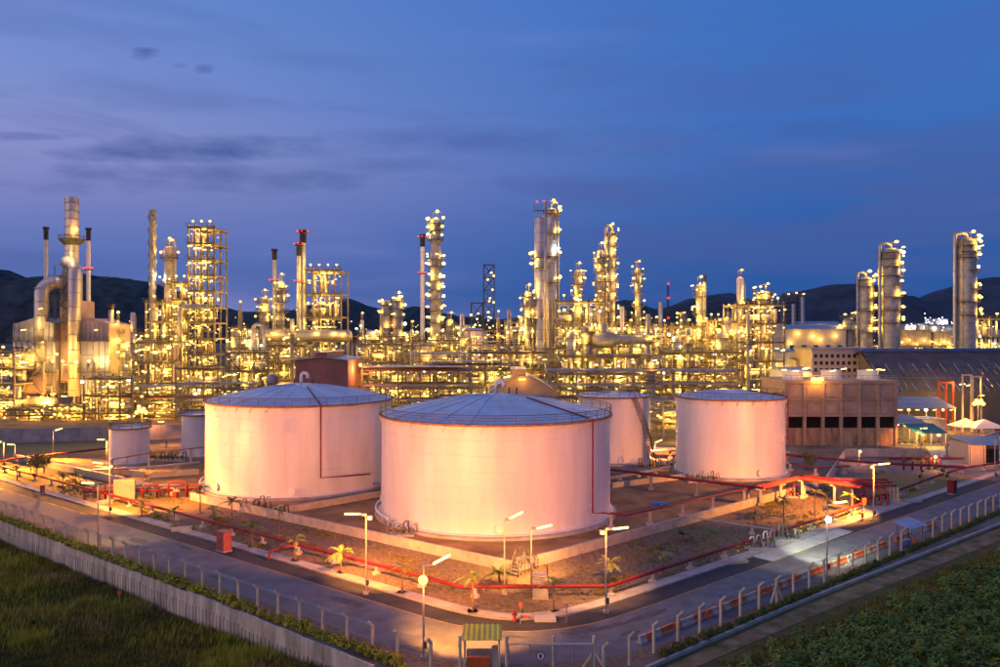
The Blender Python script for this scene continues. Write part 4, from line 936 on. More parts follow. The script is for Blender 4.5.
# bollards
bl = MB().tube([(0, 0, .4), (0, 0, 1.0)], .11, 10).mesh('band'); 
BSEG = {}
for nm, z0, z1, mt in (('band', 0, .35, 'yellow'), ('band', .35, .6, 'black_paint'), ('band', .6, .85, 'yellow'), ('band', .85, 1.0, 'black_paint')):
    me = MB().tube([(0, 0, z0), (0, 0, z1)], .13, 10).mesh(nm); me.materials.append(M[mt]); BSEG[(z0)] = me
for x, y in ((738, 552), (746, 549), (761, 545), (768, 542.5), (794.5, 535), (801, 532), (808, 530), (814.6, 528), (821, 526.5)):
    t = thing('bollard', 'yellow and black banded bollard along the edge of the hardstand', 'bollard', tuple(G(x, y)), 0, 'bollards at the hardstand')
    for z0, me in BSEG.items(): link('band', me, t)
# plastic road barriers
bmw = []
for mt in ('orange_plastic', 'white_plastic'):
    mm = MB(); pr = [(-.24, 0), (-.24, .15), (-.12, .34), (-.09, .66), (.09, .66), (.12, .34), (.24, .15), (.24, 0)]
    L = .40; mm.v = [(sx * L, p[0], p[1]) for sx in (-1, 1) for p in pr]; nP = len(pr)
    mm.f = [(i, (i + 1) % nP, nP + (i + 1) % nP, nP + i)[::-1] for i in range(nP)] + [tuple(range(nP)), tuple(range(nP, 2 * nP))[::-1]]
    me = mm.mesh('barrier'); me.materials.append(M[mt]); bmw.append(me)
p0, p1 = Vector((11.6, 63.2)), Vector((57, 101.6)); nb = 66
for k in range(nb):
    if k in (50, 51, 52, 58, 59, 60, 61): continue
    p = p0.lerp(p1, k / nb); w_ = (k * 7 % 11) in (0, 3, 5, 9)
    o = link('road_barrier', bmw[1 if w_ else 0], None, (p.x + rng.uniform(-.06, .06), p.y, .006), R(40.2) + rng.uniform(-.12, .12))
    tag(o, 'faded white plastic road barrier in the row between fence and road' if w_ else 'orange plastic road barrier in the row between fence and road', 'barrier', 'white barriers' if w_ else 'orange barriers')
# shelter with a pale blue roof by the right fence
c = G(910, 546); t = thing('roadside_shelter', 'small open shelter with pale blue sheet roof at the end of the barriers', 'shelter', (c.x, c.y, 0), R(40))
for sx in (-1.5, 1.5):
    for sy in (-.8, .8): MB().tube([(sx, sy, 0), (sx, sy, 2.5)], .05, 6).build('post', 'steel_dark', t, world=False)
for k in range(8): MB().beam((-1.85 + .53 * k, -1.1, 2.45), (-1.85 + .53 * k, 1.1, 2.95), .50, .06).build('roof_sheet', 'blue_roof', t, world=False)
MB().box((0, .6, .55), (2.4, .5, .1)).build('bench', 'steel_grey', t, world=False)
for k, (dx, mt, lb) in enumerate(((-.9, 'blue_plastic', 'blue plastic drum under the pale blue shelter'), (.3, 'orange_plastic', 'orange plastic drum beside the pale blue shelter'))):
    q = Vector((c.x + dx, c.y - .9 + .5 * k)); t2 = thing('drum', lb, 'drum', (q.x, q.y, 0)); MB().lathe([(.28, 0), (.3, .05), (.3, .4), (.32, .43), (.3, .46), (.3, .82), (.26, .88), (.01, .88)], (0, 0, 0), 14).build('body', mt, t2, True, world=False); MB().tube([(.1, .1, .87), (.1, .1, .92)], .05, 8).build('bung', 'black_paint', t2, world=False)
# gatehouse and gate
gx0, gx1, gy = PX(462, 58), PX(502, 58), 58.0
t = thing('gatehouse', 'tiny gatehouse with lime and olive striped sheet roof', 'gatehouse', ((gx0 + gx1) / 2, gy, 0)); xc = (gx0 + gx1) / 2
for sx in (gx0 + .2, gx1 - .2):
    for sy in (gy - .2, gy + 1.2): MB().box((sx, sy, 1.15), (.12, .12, 2.3)).build('post', 'post_conc', t)
MB().bx(gx0 + .3, gx1 - .3, gy + 1.25, gy + 1.35, 0, 1.1).build('back_wall', 'concrete_pale', t); MB().bx(gx1 - .75, gx1 - .3, gy - .12, gy - .04, 0, 1.9).build('side_panel', 'concrete_pale', t)
MB().bx(gx0 + .4, gx1 - .85, gy - .1, gy + .2, 0, 1.0).build('counter', 'orange_plastic', t)
nS = 15
for k in range(nS):
    x_ = lerp(gx0, gx1, (k + .5) / nS); w_ = (gx1 - gx0) / nS * .96
    MB().beam((x_, gy - .65, 2.5 + (k % 2) * .03), (x_, gy + 1.5, 2.85 + (k % 2) * .03), w_, .05).build('roof_sheet', 'lime' if k % 2 else 'olive', t)
t = thing('entrance_gate', 'sliding pipe gate hung on concrete posts with a round sign', 'gate', (PX(550, 56.5), 56.5, 0))
for px in (460, 506.6, 553.4, 594): MB().tube([(PX(px, 56.5), 56.5, 0), (PX(px, 56.5), 56.5, 3.15)], .12, 10).build('post', 'post_conc', t)
ga, gb = PX(508, 56.4), PX(592.5, 56.4)
for z in (.25, 2.62): MB().tube([(ga, 56.35, z), (gb, 56.35, z)], .07, 8).build('rail', 'post_conc', t)
for px in (508.5, 530, 573, 592): MB().tube([(PX(px, 56.35), 56.36, .2), (PX(px, 56.35), 56.36, 2.6)], .045, 6).build('upright', 'steel_grey', t)
MB().quad((ga, 56.38, .25), (gb, 56.38, .25), (gb, 56.38, 2.6), (ga, 56.38, 2.6)).build('mesh_panel', 'chain_link', t)
for a, b in ((589, 575), (594, 612)): MB().beam((PX(594, 56.4), 56.5, 2.0), (PX(b, 56.4), 56.5, .0), .14).build('brace', 'post_conc', t)
def disc(name, mat, r0, r1, y, par): 
    mm = MB(); x_, z_ = PX(540.5, 56.3), 1.78; n_ = 28
    for k in range(n_):
        a, b = 6.2832 * k / n_, 6.2832 * (k + 1) / n_; f = lambda r, a: (x_ + r * math.cos(a), y, z_ + r * math.sin(a)); mm.quad(f(r0, a), f(r1, a), f(r1, b), f(r0, b))
    return mm.build(name, mat, par)
sg = disc('sign_plate', 'white_paint', .001, .25, 56.26, t); disc('sign_ring', 'red_box', .25, .35, 56.262, t)
mm = MB(); x_ = PX(540.5, 56.3); mm.bx(x_ - .05, x_ + .05, 56.245, 56.255, 1.62, 1.94); mm.bx(x_ - .11, x_ + .11, 56.245, 56.254, 1.70, 1.76); mm.bx(x_ - .11, x_ + .11, 56.245, 56.254, 1.82, 1.88); mm.build('sign_symbol', 'black_paint', sg)
t = thing('warning_sign', 'small orange sign on a stake against the retaining wall', 'sign', (*WALL_L[1], -2.6)); p = Vector((PX(124, 79), 79)); t.location = (p.x, p.y - .9, fz(p.x, p.y - .9)); MB().tube([(0, 0, 0), (0, 0, 1.9)], .04, 6).build('post', 'galv', t, world=False); MB().box((0, -.06, 1.75), (.42, .04, .32)).build('plate', 'orange_plastic', t, world=False)
t = thing('tarpaulin', 'blue tarpaulin spread on the tank yard dirt', 'tarpaulin', tuple(G(660, 504))); MB().lathe([(1.6, .02), (1.2, .16), (.6, .3), (.01, .26)], (0, 0, 0), 9).build('sheet', 'blue_plastic', t, world=False); t.scale = (1, .7, 1)
for k, p in enumerate([(0, -1.3)]): MB().box((p[0], p[1], .1), (.3, .2, .2)).build('weight', 'concrete', t, world=False)
# ------------------------------------------------------------------ process plant kit
def platform(t, c, r, z, a0=None, a1=None, w=1.3, mat='steel_dark'):
    full = a0 is None; A0, A1 = (0, 2 * math.pi) if full else (R(a0), R(a1)); n = 20 if full else max(6, int((A1 - A0) / 6.28 * 24))
    mm = MB(); mm.lathe([(r + .05, z - .12), (r + w, z - .12), (r + w, z + .05), (r + .05, z + .05)], (c[0], c[1], 0), n, A0, None if full else A1)
    d = mm.build('platform', mat, t)
    rl = MB()
    for k in range(n + (0 if full else 1)):
        if k % 2 == 0 or k == n: a = A0 + (A1 - A0) * k / n; rl.beam((c[0] + (r + w) * math.sin(a), c[1] - (r + w) * math.cos(a), z), (c[0] + (r + w) * math.sin(a), c[1] - (r + w) * math.cos(a), z + 1.15), .07)
    for dz in (.6, 1.12): rl.ring(r + w, z + dz, .05, c, n, 4, A0, None if full else A1)
    for k in range(4):
        a = A0 + (A1 - A0) * (k + .5) / 4; rl.beam((c[0] + (r + w * .9) * math.sin(a), c[1] - (r + w * .9) * math.cos(a), z - .12), (c[0] + r * math.sin(a), c[1] - r * math.cos(a), z - 1.3), .1)
    rl.build('railing', 'steel_dark', d); return d
def column(label, px, ytop, Y, r, plats=(), mat='insul', z0=0.0, side=None, nl=2, lam=.34, pw=260, top=True, wide=None, full=True, kind='lamp_sodium', name='distillation_column', bands=True, a_rng=(-150, 150), ladder=True, hue=None):
    x = PX(px, Y); zt = PZ(ytop, Y); c = (x, Y); t = thing(name, label, 'column', (x, Y, z0))
    prof = [(r * 1.12, z0), (r * 1.08, z0 + 3), (r, z0 + 3.2)]
    if wide: prof = [(wide[0], z0), (wide[0], PZ(wide[1], Y)), (r, PZ(wide[1], Y) + 2.5)]
    prof += [(r, zt - r * .5), (r * .85, zt - r * .2), (r * .5, zt - r * .04), (.01, zt)]
    MB().lathe(prof, (x, Y, 0), 20).build('shell', mat, t, 40)
    if bands:
        mm = MB(); z = z0 + 5
        while z < zt - 2: rr = r if not wide or z > PZ(wide[1], Y) + 2.5 else wide[0]; mm.lathe([(rr + .02, z - .09), (rr + .07, z - .07), (rr + .07, z + .07), (rr + .02, z + .09)], (x, Y, 0), 20); z += 3.1
        mm.build('band', 'cladding_dark', t)
    for i, py in enumerate(plats):
        z = PZ(py, Y)
        if full or i % 3 == 0: platform(t, c, r, z)
        else: a = rng.choice((-60, 10, 60)); platform(t, c, r, z, a - 75, a + 75)
        for k in range(nl):
            a = R(rng.uniform(*a_rng)) if not hue else R(hue + rng.uniform(-40, 40)); rr = r + 1.25; p = (x + rr * math.sin(a), Y - rr * math.cos(a), z + rng.uniform(1.2, 2.6)); lamp(t, p, lam * rng.uniform(.75, 1.25), kind, rng.random() < .15, pw if k == 0 else 0)
    if ladder:
        a = R(rng.choice((-50, 40, 70))); mm = MB(); lx, ly = x + (r + .3) * math.sin(a), Y - (r + .3) * math.cos(a)
        for s_ in (-.25, .25): mm.beam((lx + s_, ly, z0 + 1), (lx + s_, ly, zt - 1), .08)
        for z in np.arange(z0 + 1.5, zt - 1, 1.2): mm.beam((lx - .25, ly, z), (lx + .25, ly, z), .06)
        mm.build('ladder', 'steel_grey', t)
    if side:
        sgn, rp = side; sx = x + sgn * (r + rp + .35)
        MB().tube([(x, Y, zt - .3), (x, Y, zt + 1.0), (x + sgn * r * .5, Y - .1, zt + 1.8), (sx - sgn * .3, Y - .3, zt + 1.7), (sx, Y - .4, zt + .6), (sx, Y - .4, z0 + 6), (sx + sgn * 1.0, Y - .4, z0 + 4.5)], rp, 10).build('overhead_pipe', 'pipe_silver', t, True)
    if top:
        mm = MB()
        for k in range(3): a = R(120 * k + 20); mm.beam((x + r * .5 * math.sin(a), Y - r * .5 * math.cos(a), zt - r * .2), (x + r * .5 * math.sin(a), Y - r * .5 * math.cos(a), zt + 2.2), .14)
        mm.beam((x - r * .6, Y, zt + 2.2), (x + r * 1.2, Y, zt + 2.2), .18); mm.build('davit', 'steel_dark', t)
        lamp(t, (x + r * .4, Y - r * .6, zt + 2.4), lam * 1.15, kind, False, pw * 1.2)
    return t
def stack(label, px, ytop, Y, r, z0=0, tipy=None, rings=(), mat='galv', strake=False, bands=0, name='flue_stack'):
    x = PX(px, Y); zt = PZ(ytop, Y); t = thing(name, label, 'stack', (x, Y, z0)); zk = PZ(tipy, Y) if tipy else zt
    MB().lathe([(r * 1.15, z0), (r, z0 + 6), (r, zk)], (x, Y, 0), 16).build('shaft', mat, t, 40)
    if tipy: MB().lathe([(r, zk), (r * 1.12, zk + .05), (r * 1.12, zt - .8), (r * 1.5, zt - .6), (r * 1.5, zt), (r * .7, zt)], (x, Y, 0), 14).build('tip', 'black_paint', t, 40)
    else: MB().lathe([(r, zt), (r * 1.08, zt), (r * 1.08, zt - .5), (r, zt - .5), (r * .8, zt), (r * .7, zt - 2)], (x, Y, 0), 16).build('lip', mat, t, 40)
    if bands:
        z = zt - 2
        while z > z0 + 8: MB().lathe([(r, z - .15), (r + .18, z - .1), (r + .18, z + .1), (r, z + .15)], (x, Y, 0), 16).build('band', 'cladding_dark', t); z -= bands
    if strake:
        for s_ in range(3):
            mm = MB(); nn = 44
            for k in range(nn):
                f = lambda k: [(x + q * math.sin(R(120 * s_) + k * .33), Y - q * math.cos(R(120 * s_) + k * .33), zt - .5 - k * .62) for q in (r, r * 1.3)]
                a, b = f(k), f(k + 1); mm.quad(a[0], a[1], b[1], b[0])
            mm.build('strake', mat, t)
    for ry in rings:
        z = PZ(ry, Y); MB().lathe([(r, z - .3), (r + .7, z - .2), (r + .7, z + .05), (r, z + .05)], (x, Y, 0), 16).build('ring_platform', 'steel_dark', t)
        for k in (-1, 0, 1): lamp(t, (x + k * (r + .7), Y - (r + .7) * (1 - abs(k) * .7), z + .45), .34, 'lamp_red')
        light(t, (x, Y - r - 2.2, z + .6), 60, (1, .05, .05), .4)
    return t
VM = {}
def vessel_v(t, x, y, z, r, h, mat='insul', name='vessel'):
    MB().lathe([(.01, z), (r * .6, z + r * .12), (r, z + r * .45), (r, z + h - r * .45), (r * .6, z + h - r * .12), (.01, z + h)], (x, y, 0), 12).build(name, mat, t, 50)
def vessel_h(t, x0, x1, y, z, r, mat='insul', name='drum', saddle=True):
    d = r * .45; MB().tube([(x0, y, z), (x0 + d * .3, y, z), (x0 + d, y, z), (x1 - d, y, z), (x1 - d * .3, y, z), (x1, y, z)], [.05, r * .65, r, r, r * .65, .05], 14).build(name, mat, t, 50)
    if saddle:
        for f in (.25, .75): x = lerp(x0, x1, f); MB().bx(x - .2, x + .2, y - r * .8, y + r * .8, z - r - .8, z - r * .5).build('saddle', 'steel_grey', t)
def frame(label, px0, px1, ytop, Y, d, levels, z0=0.0, nx=3, mat='steel_beige', fill=1.0, lam=.36, lpf=5, pw=300, brace=(), kind='lamp_sodium', name='process_structure', seed=0, pipes=6, rail=True, vm=('insul', 'cladding', 'pipe_silver'), toplamps=True, deck='steel_dark'):
    r2 = random.Random(seed); x0, x1 = PX(px0, Y), PX(px1, Y); zt = PZ(ytop, Y); t = thing(name, label, 'structure', ((x0 + x1) / 2, Y, z0)); w = x1 - x0
    if isinstance(levels, int): zs = [z0 + (zt - z0) * (i + 1) / levels for i in range(levels)]
    else: zs = levels
    xs = [lerp(x0, x1, i / (nx - 1)) for i in range(nx)]
    for x in xs:
        for y in (Y, Y + d): MB().box((x, y, (z0 + zt) / 2 + .3), (.42, .42, zt - z0 + .6)).build('column', mat, t)
    prev = z0
    for li, z in enumerate(zs):
        mm = MB()
        for y in (Y, Y + d / 2, Y + d): mm.box(((x0 + x1) / 2, y, z - .25), (w - .44, .3, .46))
        for x in xs: mm.box((x, Y + d / 2, z - .26), (.3, d - .44, .44))
        mm.build('beam', mat, t)
        dk = MB()
        if fill >= 1 or r2.random() < fill: dk.bx(x0 + .25, x1 - .25, Y + d * r2.choice((.25, .45)), Y + d - .25, z - .02, z + .05)
        dk.bx(x0 - .5, x1 + .5, Y - 1.1, Y + .2, z - .02, z + .06); dk.build('deck', deck, t)
        if rail:
            rl = MB()
            for zz in (.6, 1.12): rl.tube([(x0 - .5, Y - 1.1, z + zz), (x1 + .5, Y - 1.1, z + zz)], .05, 4)
            k = 0
            while k <= w + 1: rl.beam((x0 - .5 + k, Y - 1.1, z), (x0 - .5 + k, Y - 1.1, z + 1.12), .06); k += 1.6
            rl.build('railing', 'steel_dark', t)
        hgt = z - prev
        # equipment on the level below
        x = x0 + 1
        while x < x1 - 1.5:
            q = r2.random()
            if q < .4:
                r_ = r2.uniform(.35, min(1.15, hgt * .25)); vessel_v(t, x + r_, Y + d * r2.uniform(.3, .7), prev + .05, r_, hgt * r2.uniform(.6, .92), r2.choice(vm)); x += 2 * r_ + .8
            elif q < .7 and x < x1 - 5:
                L = r2.uniform(3, min(8, x1 - x - 1)); r_ = min(1.1, hgt * .25) * r2.uniform(.6, 1); vessel_h(t, x, x + L, Y + d * r2.uniform(.2, .5), prev + r_ + .9, r_, r2.choice(vm)); x += L + .7
            else: x += 1.5
        for k in range(int(pipes * 1.8)):
            zz = prev + hgt * r2.uniform(.25, .9); a, b = sorted((r2.uniform(x0, x1), r2.uniform(x0, x1))); y = Y + r2.uniform(-.1, d); rp = r2.uniform(.07, .21)
            if r2.random() < .5: pts = [(a, y, zz), (b, y, zz)]
            elif r2.random() < .5: pts = [(a, y, prev), (a, y, zz), (b, y, zz), (b, y + .01, z)]
            else: pts = [(a, y, prev), (a, y, z)]
            MB().tube(pts, rp, 6).build('pipe', r2.choice(('pipe_silver', 'insul', 'steel_beige', 'pipe_silver', 'rust_rim')), t, 40)
        for k in range(int(lpf * 2)):
            p = (lerp(x0, x1, (k + r2.random()) / (lpf * 2)), Y - 1.15 if r2.random() < .65 else Y + d * .4, prev + hgt * r2.uniform(.45, .85))
            lamp(t, p, lam * r2.choice((.4, .5, .6, .8, 1.2)), kind, r2.random() < .4)
        for k in range(max(1, int(w / 9))): light(t, (lerp(x0, x1, (k + .5) / max(1, int(w / 9))), Y + d * .12, prev + hgt * .72), pw * KP, (1, .54, .075), .5)
        if li in brace or brace == 'all':
            xa, xb = (xs[0], xs[1]) if nx > 2 else (xs[0], xs[-1])
            if li % 2: xa, xb = xb, xa
            MB().beam((xa, Y - .25, prev), (xb, Y - .25, z - .5), .32).build('brace', 'steel_dark', t)
        prev = z
    if toplamps:
        for k in range(max(2, lpf // 2)):
            xx = lerp(x0, x1, (k + .5) / max(2, lpf // 2)); MB().beam((xx, Y + .2, zt), (xx, Y + .2, zt + 1.6), .08).build('lamp_pole', 'steel_grey', t); lamp(t, (xx, Y + .2, zt + 1.8), lam, kind, False, pw * .5)
    return t
def rack(label, px0, px1, Y, ztop, width=7, tiers=3, npipe=9, step=7.0, roofed=False, lamps_=1.0, pw=260, seed=0, z0=0.0, mat='steel_beige', kind='lamp_sodium', truss=False, lowest=4.5):
    r2 = random.Random(seed); x0, x1 = PX(px0, Y), PX(px1, Y); t = thing('pipe_rack', label, 'pipe rack', ((x0 + x1) / 2, Y, z0))
    zs = [z0 + lerp(lowest, ztop - z0, i / max(1, tiers - 1)) for i in range(tiers)]; n = max(2, int((x1 - x0) / step))
    for i in range(n + 1):
        x = lerp(x0, x1, i / n); mm = MB()
        for y in (Y, Y + width): mm.bx(x - .2, x + .2, y - .2, y + .2, z0, ztop + .3)
        for z in zs: mm.bx(x - .16, x + .16, Y + .2, Y + width - .2, z - .55, z - .15)
        mm.build('bent', mat, t)
    lg = MB()
    for z in zs: lg.bx(x0, x1, Y - .12, Y + .12, z - .95, z - .62)
    lg.build('girder', mat, t)
    if truss:
        for i in range(n):
            xa, xb = lerp(x0, x1, i / n), lerp(x0, x1, (i + 1) / n); xm = (xa + xb) / 2; mm = MB(); mm.beam((xa, Y - .3, zs[-1] - .8), (xm, Y - .3, zs[-1] + 3), .25); mm.beam((xm, Y - .3, zs[-1] + 3), (xb, Y - .3, zs[-1] - .8), .25); mm.build('truss', mat, t)
    for z in zs:
        for k in range(npipe):
            y = Y + .5 + (width - 1) * (k + r2.uniform(-.2, .2)) / max(1, npipe - 1); rp = r2.choice((.1, .14, .18, .25, .34)); xa = x0 - .5 if r2.random() < .75 else lerp(x0, x1, r2.random() * .5); xb = x1 + .5 if r2.random() < .75 else lerp(x0, x1, .5 + r2.random() * .5)
            pts = [(xa, y, z - .15 + rp), (xb, y, z - .15 + rp)]
            if r2.random() < .35: pts = [(xa, y - .01, z - .15 + rp + r2.uniform(1, 2.4)), (xa, y, z - .15 + rp)] + pts[1:]
            MB().tube(pts, rp, 6).build('pipe', r2.choice(('pipe_silver', 'insul', 'pipe_silver', 'steel_beige', 'rust_rim')), t, 40)
    if roofed:
        for k in range(int((x1 - x0) / 6)): MB().bx(x0 + k * 6 + .05, x0 + k * 6 + 5.95, Y - .8, Y + width + .8, ztop + .9, ztop + 1.0).build('roof_panel', 'shed_roof', t)
    dx = 1.7 / lamps_; x = x0 + r2.random() * dx
    while x < x1:
        z = r2.choice(zs) - r2.uniform(.2, 2.6); lamp(t, (x, Y - .35 + r2.random() * .3 if r2.random() < .7 else Y + width * .5, z), .34 * r2.choice((.4, .5, .7, .9, 1.3)), kind, r2.random() < .4); x += dx * r2.uniform(.5, 1.5)
    nn = max(1, int((x1 - x0) / 10))
    for k in range(nn): light(t, (lerp(x0, x1, (k + .5) / nn), Y - .9, zs[min(k % tiers, tiers - 1)] - 1.5), pw * KP, (1, .54, .075), .45)
    return t

# ------------------------------------------------------------------ furnace unit (left)
Yf = 226.0; S_ = Yf / FPX
def FX(p): return PX(p, Yf)
def FZ(p): return PZ(p, Yf)
fu = thing('furnace_unit', 'twin box furnace with silver ducts sweeping up into a fat banded stack', 'furnace', (FX(62), Yf, TZ))
for a, b in ((13, 55), (72, 109)):
    MB().bx(FX(a), FX(b), Yf, Yf + 13, TZ + 5, FZ(341)).build('casing', 'cladding', fu)
    for k in range(int((b - a) / 6)):
        x = FX(a + 3 + k * 6); MB().bx(x - .12, x + .12, Yf - .16, Yf + .0, TZ + 5, FZ(341)).build('rib', 'steel_grey', fu)
    for py in (355, 372, 388): MB().bx(FX(a) - .1, FX(b) + .1, Yf - .2, Yf - .003, FZ(py) - .15, FZ(py) + .15).build('stiffener', 'steel_grey', fu)
    xm0, xm1 = FX(a), FX(b); mm = MB(); mm.add([(xm0, Yf - .3, FZ(341)), (xm1, Yf - .3, FZ(341)), (xm1, Yf + .1, FZ(324)), (xm0, Yf + .1, FZ(324)), (xm0, Yf + 13, FZ(341)), (xm1, Yf + 13, FZ(341)), (xm1, Yf + 13, FZ(324)), (xm0, Yf + 13, FZ(324)), ((xm0 + xm1) / 2, Yf - .1, FZ(318)), ((xm0 + xm1) / 2, Yf + 13, FZ(318))], [(0, 1, 2, 8, 3), (8, 2, 6, 9), (3, 8, 9, 7), (5, 4, 7, 9, 6), (1, 5, 6, 2), (4, 0, 3, 7)]); hp = mm.build('convection_hood', 'cladding_pink' if a > 60 else 'cladding_dark', fu)
    for k in range(9):
        x = lerp(xm0 + .3, xm1 - .3, k / 8); MB().beam((x, Yf - .42, FZ(340.5)), (x, Yf - .1, FZ(323.0)), .18).build('hood_rib', 'steel_grey', hp)
    for py in (341, 372):
        z = FZ(py); pf = MB().bx(FX(a) - 1, FX(b) + 1, Yf - 1.6, Yf - .2, z - .1, z + .06).build('walkway', 'steel_dark', fu); rl = MB()
        for zz in (.6, 1.15): rl.tube([(FX(a) - 1, Yf - 1.6, z + zz), (FX(b) + 1, Yf - 1.6, z + zz)], .05, 4)
        for k in range(8): rl.beam((lerp(FX(a) - 1, FX(b) + 1, k / 7), Yf - 1.6, z), (lerp(FX(a) - 1, FX(b) + 1, k / 7), Yf - 1.6, z + 1.15), .07)
        rl.build('railing', 'steel_dark', pf)
    for k in range(5):
        x = lerp(FX(a) + .5, FX(b) - .5, k / 4); MB().bx(x - .25, x + .25, Yf + .2, Yf + .7, TZ, TZ + 5).build('leg', 'steel_beige', fu)
        MB().tube([(x + .9, Yf + 1, TZ + .6), (x + .9, Yf + 1, TZ + 5)], .35, 8).build('burner', 'steel_dark', fu)
MB().bx(FX(54), FX(73), Yf + 3, Yf + 12, TZ + 8, FZ(300)).build('duct_tower', 'cladding_pink', fu)
for k in range(4):
    z = FZ(318) + k * 4; 
    for a, b in ((54, 72), (72, 54)): MB().beam((FX(a), Yf + 2.7, z), (FX(b), Yf + 2.7, z + 4), .25).build('brace', 'steel_beige', fu)
sx = FX(60.5)
MB().lathe([(2.0, FZ(300)), (1.95, FZ(250)), (1.9, FZ(196)), (2.05, FZ(196)), (2.05, FZ(194)), (1.6, FZ(194)), (1.5, FZ(200))], (sx, Yf + 6, 0), 24).build('stack', 'cladding', fu, 40)
for py in np.arange(200, 268, 8.2): MB().lathe([(1.95, FZ(py) - .15), (2.14, FZ(py) - .1), (2.14, FZ(py) + .1), (1.95, FZ(py) + .15)], (sx, Yf + 6, 0), 24).build('stack_band', 'cladding_dark', fu)
MB().lathe([(2, FZ(243)), (3.6, FZ(237.5)), (3.6, FZ(236.5)), (2, FZ(236.5))], (sx, Yf + 6, 0), 20).build('stack_platform', 'steel_dark', fu)
mm = MB(); mm.ring(3.6, FZ(233), .07, (sx, Yf + 6), 24, 4)
for k in range(12): mm.beam(arc_pt((sx, Yf + 6), 3.6, 30 * k, FZ(236.5)), arc_pt((sx, Yf + 6), 3.6, 30 * k, FZ(233)), .08)
mm.build('stack_railing', 'steel_dark', fu)
MB().lathe([(3.0, FZ(308)), (3.0, FZ(272)), (2.2, FZ(266))], (sx, Yf + 6, 0), 8).build('duct_junction', 'cladding_dark', fu)
def duct(pts, r, bandsz):
    o = MB().tube(pts, r, 20).build('duct', 'cladding', fu, True)
    for z in bandsz: MB().lathe([(r, z - .12), (r + .16, z - .08), (r + .16, z + .08), (r, z + .12)], (pts[0][0], pts[0][1], 0), 20).build('duct_band', 'cladding_dark', o)
def elbow(x, y, zt, r, sgn, xe):  # vertical leg then quarter bend, then across
    return [(x, y, TZ + 14)] + [(x, y, zt - 3.2)] + [(x + sgn * (3.2 - 3.2 * math.cos(R(a))), y + 1.5 * math.sin(R(a)), zt - 3.2 + 3.2 * math.sin(R(a))) for a in range(10, 91, 10)] + [(xe - sgn * 1.2, y + 3.4, zt), (xe, Yf + 5.8, zt)]
dl = elbow(FX(39.5), Yf + 1, FZ(281.5), 1.9, 1, FX(60)); dl[0] = (dl[0][0], dl[0][1], FZ(362)); duct(dl, 1.9, [FZ(p) for p in (288, 302, 316, 330, 345, 358)])
dr = elbow(FX(75.5), Yf - .6, FZ(261.5), 1.7, -1, FX(60)); dr[0] = (dr[0][0], dr[0][1], FZ(396)); duct(dr, 1.65, [FZ(p) for p in (268, 280, 293, 307, 321, 335, 350, 364, 378, 390)])
for x in (FX(50), FX(53), FX(56)): pass
mm = MB(); 
for a, b, c_, d_2 in ((23, 395, 23, 362), (50, 395, 50, 362), (23, 362, 37, 346), (50, 362, 37, 346), (23, 395, 50, 362), (50, 395, 23, 362), (23, 362, 50, 362), (23, 395, 50, 395), (23, 376, 50, 376)): mm.beam((FX(a), Yf - 3.4, FZ(b)), (FX(c_), Yf - 3.4, FZ(d_2)), .4)
for a in (23, 50): mm.beam((FX(a), Yf - 3.4, TZ), (FX(a), Yf - 3.4, FZ(395)), .4); mm.beam((FX(a), Yf - 3.4, FZ(362)), (FX(a), Yf, FZ(362)), .3)
mm.build('support_frame', 'steel_beige', fu)
MB().bx(FX(25), FX(48), Yf - 3.0, Yf - .4, FZ(393), FZ(372)).build('fan_box', 'cladding_pink', fu)
MB().tube([(FX(0), Yf - 4, FZ(401)), (FX(45), Yf - 4, FZ(400)), (FX(62), Yf - 3.5, FZ(402))], 1.5, 14).build('inlet_duct', 'insul', fu, True)
MB().bx(FX(56), FX(82), Yf - 3.8, Yf - .2, TZ, FZ(404)).build('burner_deck', 'cool_conc', fu)
for px, py in ((45, 309), (8, 347), (5, 361), (19, 361), (57, 361), (61, 354), (28, 330), (100, 330), (67, 361), (80, 362), (93, 361), (107, 362), (112, 361), (7, 393), (16, 395), (51, 396), (77, 403), (95, 396), (85, 405), (73, 395), (20, 410), (38, 396), (62, 393), (12, 412), (102, 406), (90, 408)):
    lamp(fu, (FX(px), Yf - 2.2 - (2.4 if py > 390 else 0), FZ(py)), .42 * rng.uniform(.8, 1.3), 'lamp_orange' if py > 385 else 'lamp_sodium', rng.random() < .3)
for px, py, pw_, dy in ((30, 361, 700, -4), (62, 360, 600, -4), (95, 361, 500, -5), (20, 400, 900, -7), (60, 400, 1400, -7), (92, 400, 1500, -6), (12, 412, 900, -6), (70, 250, 350, -2), (40, 330, 300, -5)): light(fu, (FX(px), Yf + dy, FZ(py)), pw_ * KP, (1, .42, .06) if py > 380 else (1, .56, .12), .6)
lamp(fu, (FX(70), Yf + 3, FZ(228)), .7, 'lamp_sodium', False, 350)
for k in range(16):
    px = rng.uniform(14, 108); py = rng.uniform(345, 400); L = rng.uniform(4, 12); MB().tube([(FX(px), Yf - .9, FZ(py)), (FX(px), Yf - .9, FZ(py - L)), (FX(px + L), Yf - .9, FZ(py - L)), (FX(px + L), Yf - .9, FZ(py - L) - 3)], rng.uniform(.12, .3), 7).build('pipe', rng.choice(('pipe_silver', 'steel_dark', 'insul')), fu, 40)
for px, za, zb in ((57, 300, 330), (66, 300, 330), (57, 266, 300), (66, 266, 300)):
    mm = MB(); x = FX(px)
    for s_ in (-.25, .25): mm.beam((x + s_, Yf - 1.2, FZ(zb)), (x + s_, Yf - 1.2, FZ(za)), .1)
    for z in np.arange(FZ(zb), FZ(za), .9): mm.beam((x - .25, Yf - 1.2, z), (x + .25, Yf - 1.2, z), .07)
    mm.build('ladder', 'steel_dark', fu)
